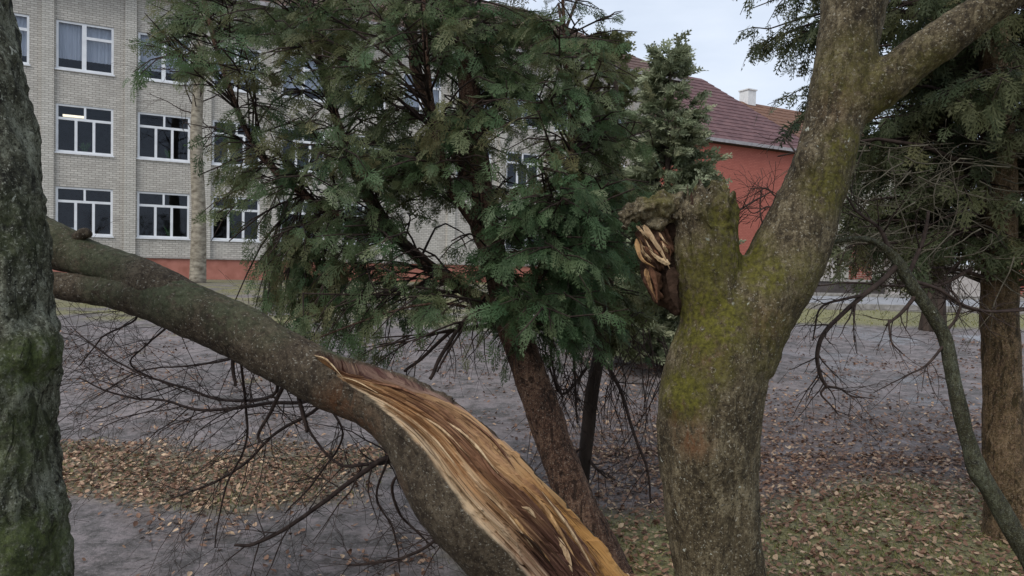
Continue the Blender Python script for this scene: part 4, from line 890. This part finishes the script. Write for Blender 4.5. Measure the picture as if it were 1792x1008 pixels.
# leaning bare grey stem
rg = np.random.default_rng(9)
ls = tree_root('leaning_tree', 1850, 1075, 3.3, 'slim bent bare grey green stem under the dark thuja')
bark_tube('trunk', [(1860, 1100, 26, 3.3), (1815, 1005, 20, 3.3), (1765, 915, 19, 3.3), (1728, 852, 18, 3.3), (1712, 826, 20, 3.3), (1697, 780, 16, 3.3), (1680, 715, 15, 3.3), (1666, 650, 14.5, 3.3), (1655, 595, 14, 3.3), (1632, 552, 13, 3.3), (1606, 515, 12, 3.3), (1578, 470, 11, 3.3), (1556, 442, 9, 3.3), (1528, 422, 6, 3.3), (1495, 417, 4.5, 3.3), (1462, 424, 3, 3.3)], M['bark_grey'], ls, 18, 130, (.008, .004), .2, .86)
for pts, k in ([[(1572, 462, 7, 3.3), (1545, 490, 6, 3.28), (1510, 518, 5.5, 3.25), (1475, 548, 5, 3.25), (1442, 585, 5, 3.22), (1431, 625, 4.5, 3.2), (1436, 660, 4, 3.2), (1445, 678, 3.5, 3.2)], 14], [(lambda: [(1445, 676, 3, 3.2), (1436, 690, 2.4, 3.2), (1452, 708, 2, 3.2), (1464, 725, 1.4, 3.2)])(), 2], [[(1445, 676, 3, 3.2), (1470, 680, 2.4, 3.2), (1490, 692, 1.8, 3.2), (1530, 700, 1, 3.2)], 6],
               [[(1606, 512, 5, 3.3), (1580, 545, 4, 3.28), (1550, 568, 2.5, 3.25)], 5], [[(1590, 490, 5, 3.3), (1640, 505, 4, 3.3), (1690, 535, 3.5, 3.3), (1740, 545, 3, 3.3), (1800, 540, 2.4, 3.3)], 10], [[(1512, 516, 3.5, 3.25), (1470, 525, 3, 3.2), (1440, 535, 2.4, 3.2), (1428, 560, 2, 3.2), (1424, 600, 1.4, 3.2)], 8],
               [[(1650, 585, 4, 3.3), (1672, 560, 3, 3.3), (1680, 530, 2.4, 3.3), (1660, 505, 1.6, 3.3)], 6], [[(1655, 600, 3.4, 3.3), (1620, 640, 2.4, 3.25), (1580, 660, 1.6, 3.2), (1530, 690, 1, 3.2)], 8], [[(1556, 440, 6, 3.3), (1540, 400, 4.5, 3.3), (1500, 370, 3, 3.3), (1470, 330, 2, 3.3)], 12], [[(1590, 480, 5, 3.3), (1615, 420, 4.5, 3.3), (1625, 370, 3, 3.3)], 3], [[(1555, 560, 2.5, 3.25), (1560, 600, 2, 3.2), (1580, 620, 1.2, 3.2)], 4]):
    A = Acc(); branch(A, pts, k, rg, .22, 1); A.build('branch', M['twig'], ls, world=True)

# conical thuja and its neighbours towards the annex
def cone_tree(px, pytop, d, halfw, n, label, mat, tint=.5, seed=1, zdrop=0, name='conical_thuja', zl=.25, hue=None):
    rg = np.random.default_rng(seed); top = P(px, pytop, d); zb = float(gz(top[0], top[1]))
    root = empty(name, (top[0], top[1], zb-.02)); tag(root, label, 'tree')
    line = np.stack([np.full(40, top[0]), np.full(40, top[1]), np.linspace(zb, top[2], 40)], -1)
    A = Acc(); A.tube(line, np.linspace(.05*halfw+.04, .006, 40), 8); A.build('trunk', M['bark_far'], root, world=True)
    cr = Crown(line, rg); cr.sub = False; Hh = top[2]-zb-zl
    for k in range(n):
        t_ = rg.random()**.75; z = top[2]-.02-t_*Hh; R_ = halfw*(t_**.72)*rg.uniform(.72, 1.08); a = rg.uniform(0, 2*math.pi)
        cr.limb(np.array([top[0]+R_*math.cos(a), top[1]+R_*math.sin(a), z]), 4, 8, .008, (.13, .26), -.1, sublen=(.10, .28), tint=tint, rise=.6, hue=hue)
    cr.build(root, mat, M['bark_far'], True, 3, 1.3); return root
cone_tree(1174, 92, 11, 1.28, 340, 'pale green conical thuja in front of the red annex', M['thuja_pale'], .62, 31, hue=.1)
cone_tree(1068, 48, 13, 1.5, 150, 'tall thin topped conifer in front of the school roof edge', M['thuja_olive'], .5, 32)
# pale slender trunk by the school wall
bi = tree_root('birch_tree', 346, 487, 27.5, 'slender pale birch trunk standing against the school wall'); b0 = np.array(bi.location)
line = np.array([b0+[0, 0, -.05], b0+[.02, 0, 2.5], b0+[-.1, 0, 5.5], b0+[.05, 0, 8.5], b0+[.2, 0, 11.5]]); c = spline(np.hstack([line, [[.30], [.25], [.21], [.16], [.07]]]), 50)
A = Acc(); A.tube(c[:, :3], c[:, 3], 14); A.build('trunk', M['birch'], bi, world=True)
rg = np.random.default_rng(61); A = Acc()
for k in range(26):
    i = rg.integers(20, 50); a = rg.uniform(0, 6.28); twigs(A, c[i, :3], (math.cos(a), math.sin(a), .8), rg.uniform(1.2, 2.4), .03, 2, rg, -.15, .3, 4, 4)
tag(A.build('bare_crown', M['twig'], bi, world=True), kind='stuff')
# far trunk on the verge and shrubs behind the fence
fr_ = tree_root('roadside_tree', 1632, 572, 16.5, 'slim dark trunk standing on the grass verge behind the leaning stem'); b0 = np.array(fr_.location)
c = spline(np.array([[*(b0+[0, 0, -.05]), .30], [*(b0+[.02, 0, .8]), .22], [*(b0+[-.05, 0, 2]), .2], [*(b0+[.1, 0, 4]), .16], [*(b0+[.1, 0, 6]), .1]]), 40)
A = Acc(); A.tube(c[:, :3], c[:, 3], 12); A.build('trunk', M['bark_far'], fr_, world=True); A = Acc()
for k in range(24):
    i = rg.integers(18, 40); a = rg.uniform(0, 6.28); twigs(A, c[i, :3], (math.cos(a), math.sin(a), .6), rg.uniform(1.0, 2.2), .03, 2, rg, -.1, .3, 4, 4)
tag(A.build('bare_crown', M['twig'], fr_, world=True), kind='stuff')
for k, (px, d, hw, top, lab) in enumerate([(1470, 33, 1.8, 395, 'dark evergreen bush behind the short pale post'), (1570, 34, 2.0, 380, 'dark evergreen bush behind the brick pillar'), (1665, 33, 2.2, 370, 'dark evergreen bush behind the pale fence panel'), (1780, 34, 2.4, 350, 'dark evergreen bush behind the red brick fence section'), (1900, 36, 3, 300, 'tall dark evergreen bush at the far end of the fence')]):
    cone_tree(px, top, d, hw, 32, lab, M['thuja_dark'], .35, 50+k, name='evergreen_bush')

# ------------------------------------------------------------------ leaf litter and grass blades
rg = np.random.default_rng(500)
def scatter(n, xr, yr, dfun, power=1.0):
    x = rg.uniform(*xr, n); y = yr[0]+(yr[1]-yr[0])*rg.random(n)**power; k = rg.random(n) < dfun(x, y); return x[k], y[k]
def leaf_d(x, y): return np.clip(ground_masks(x, y)[3], 0, 1)**1.2
xa, ya = scatter(70000, (-6, 7), (2.2, 6.6), lambda x, y: leaf_d(x, y)*(1-.35*ground_masks(x, y)[0]*(y < 5.2))); xb, yb = scatter(120000, (-9, 11), (6.2, 15), lambda x, y: leaf_d(x, y)*.9)
x = np.concatenate([xa, xb]); y = np.concatenate([ya, yb]); n = len(x)
z = ground_z(x, y)+rg.uniform(.004, .022, n); s = rg.uniform(.010, .025, n)*(1+.04*np.clip(y-6, 0, 8)); a = rg.uniform(0, 6.28, n)
tilt = rg.normal(0, .35, (n, 2)); curl = rg.uniform(-.1, .5, n)
X = np.stack([np.cos(a), np.sin(a), tilt[:, 0]], -1); Y = np.stack([-np.sin(a), np.cos(a), tilt[:, 1]], -1)
loc = np.array([(-1, 0), (-.35, -.55), (.35, -.5), (1.05, 0), (.35, .5), (-.35, .55)])
V = np.stack([x, y, z], -1)[:, None, :]+s[:, None, None]*(loc[None, :, 0:1]*X[:, None]+loc[None, :, 1:2]*Y[:, None]); V[:, :, 2] += s[:, None]*curl[:, None]*np.abs(loc[None, :, 1])*1.3
Fl = np.array([(0, 1, 2, 3), (0, 3, 4, 5)])[None]+(np.arange(n)*6)[:, None, None]
tn = np.clip(np.repeat(np.clip(rg.beta(1.8, 2.0, n)-.035*np.clip(y-5.5, 0, 6), 0, 1), 6), 0, 1)
o = link_mesh('fallen_leaves', np_mesh('fallen_leaves', V.reshape(-1, 3), Fl.reshape(-1, 4), False, {'tint': tn}), M['litter'])
tag(o, 'brown fallen leaves scattered over lawn and wet asphalt', 'leaves', kind='stuff')
def grass_d(x, y):
    p = np.stack([x, y, x*0], -1); return np.clip(ground_masks(x, y)[2], 0, 1)*sstep(fbm(p*1.7+3, 3), -.4, .1)
xa, ya = scatter(105000, (-6, 7), (2.2, 6.8), grass_d); xb, yb = scatter(26000, (-16, 16), (6.8, 24), grass_d)
x = np.concatenate([xa, xb]); y = np.concatenate([ya, yb]); n = len(x); z = ground_z(x, y)-.004; h = rg.uniform(.015, .042, n)*(1+.05*np.clip(y-6, 0, 12)); a = rg.uniform(0, 6.28, n); w = rg.uniform(.0018, .004, n)*(1+.2*np.clip(y-6, 0, 12))
ln = rg.normal(0, .6, (n, 2)); B0 = np.stack([x, y, z], -1); sd_ = np.stack([np.cos(a), np.sin(a), 0*a], -1)*w[:, None]; md_ = B0+np.stack([ln[:, 0]*h*.3, ln[:, 1]*h*.3, h*.6], -1); tp = B0+np.stack([ln[:, 0]*h, ln[:, 1]*h, h], -1)
V = np.stack([B0-sd_, B0+sd_, md_+sd_*.7, tp, md_-sd_*.7], 1); k = (np.arange(n)*5)[:, None]
o = link_mesh('grass', np_mesh('grass', V.reshape(-1, 3), [np.array([0, 1, 2, 4])[None]+k, np.array([4, 2, 3])[None]+k], False, {'tint': np.clip(np.repeat(rg.normal(.45, .22, n), 5), 0, 1)}), M['grass'])
tag(o, 'short thin grass and moss on the lawn and verge', 'grass', kind='stuff')
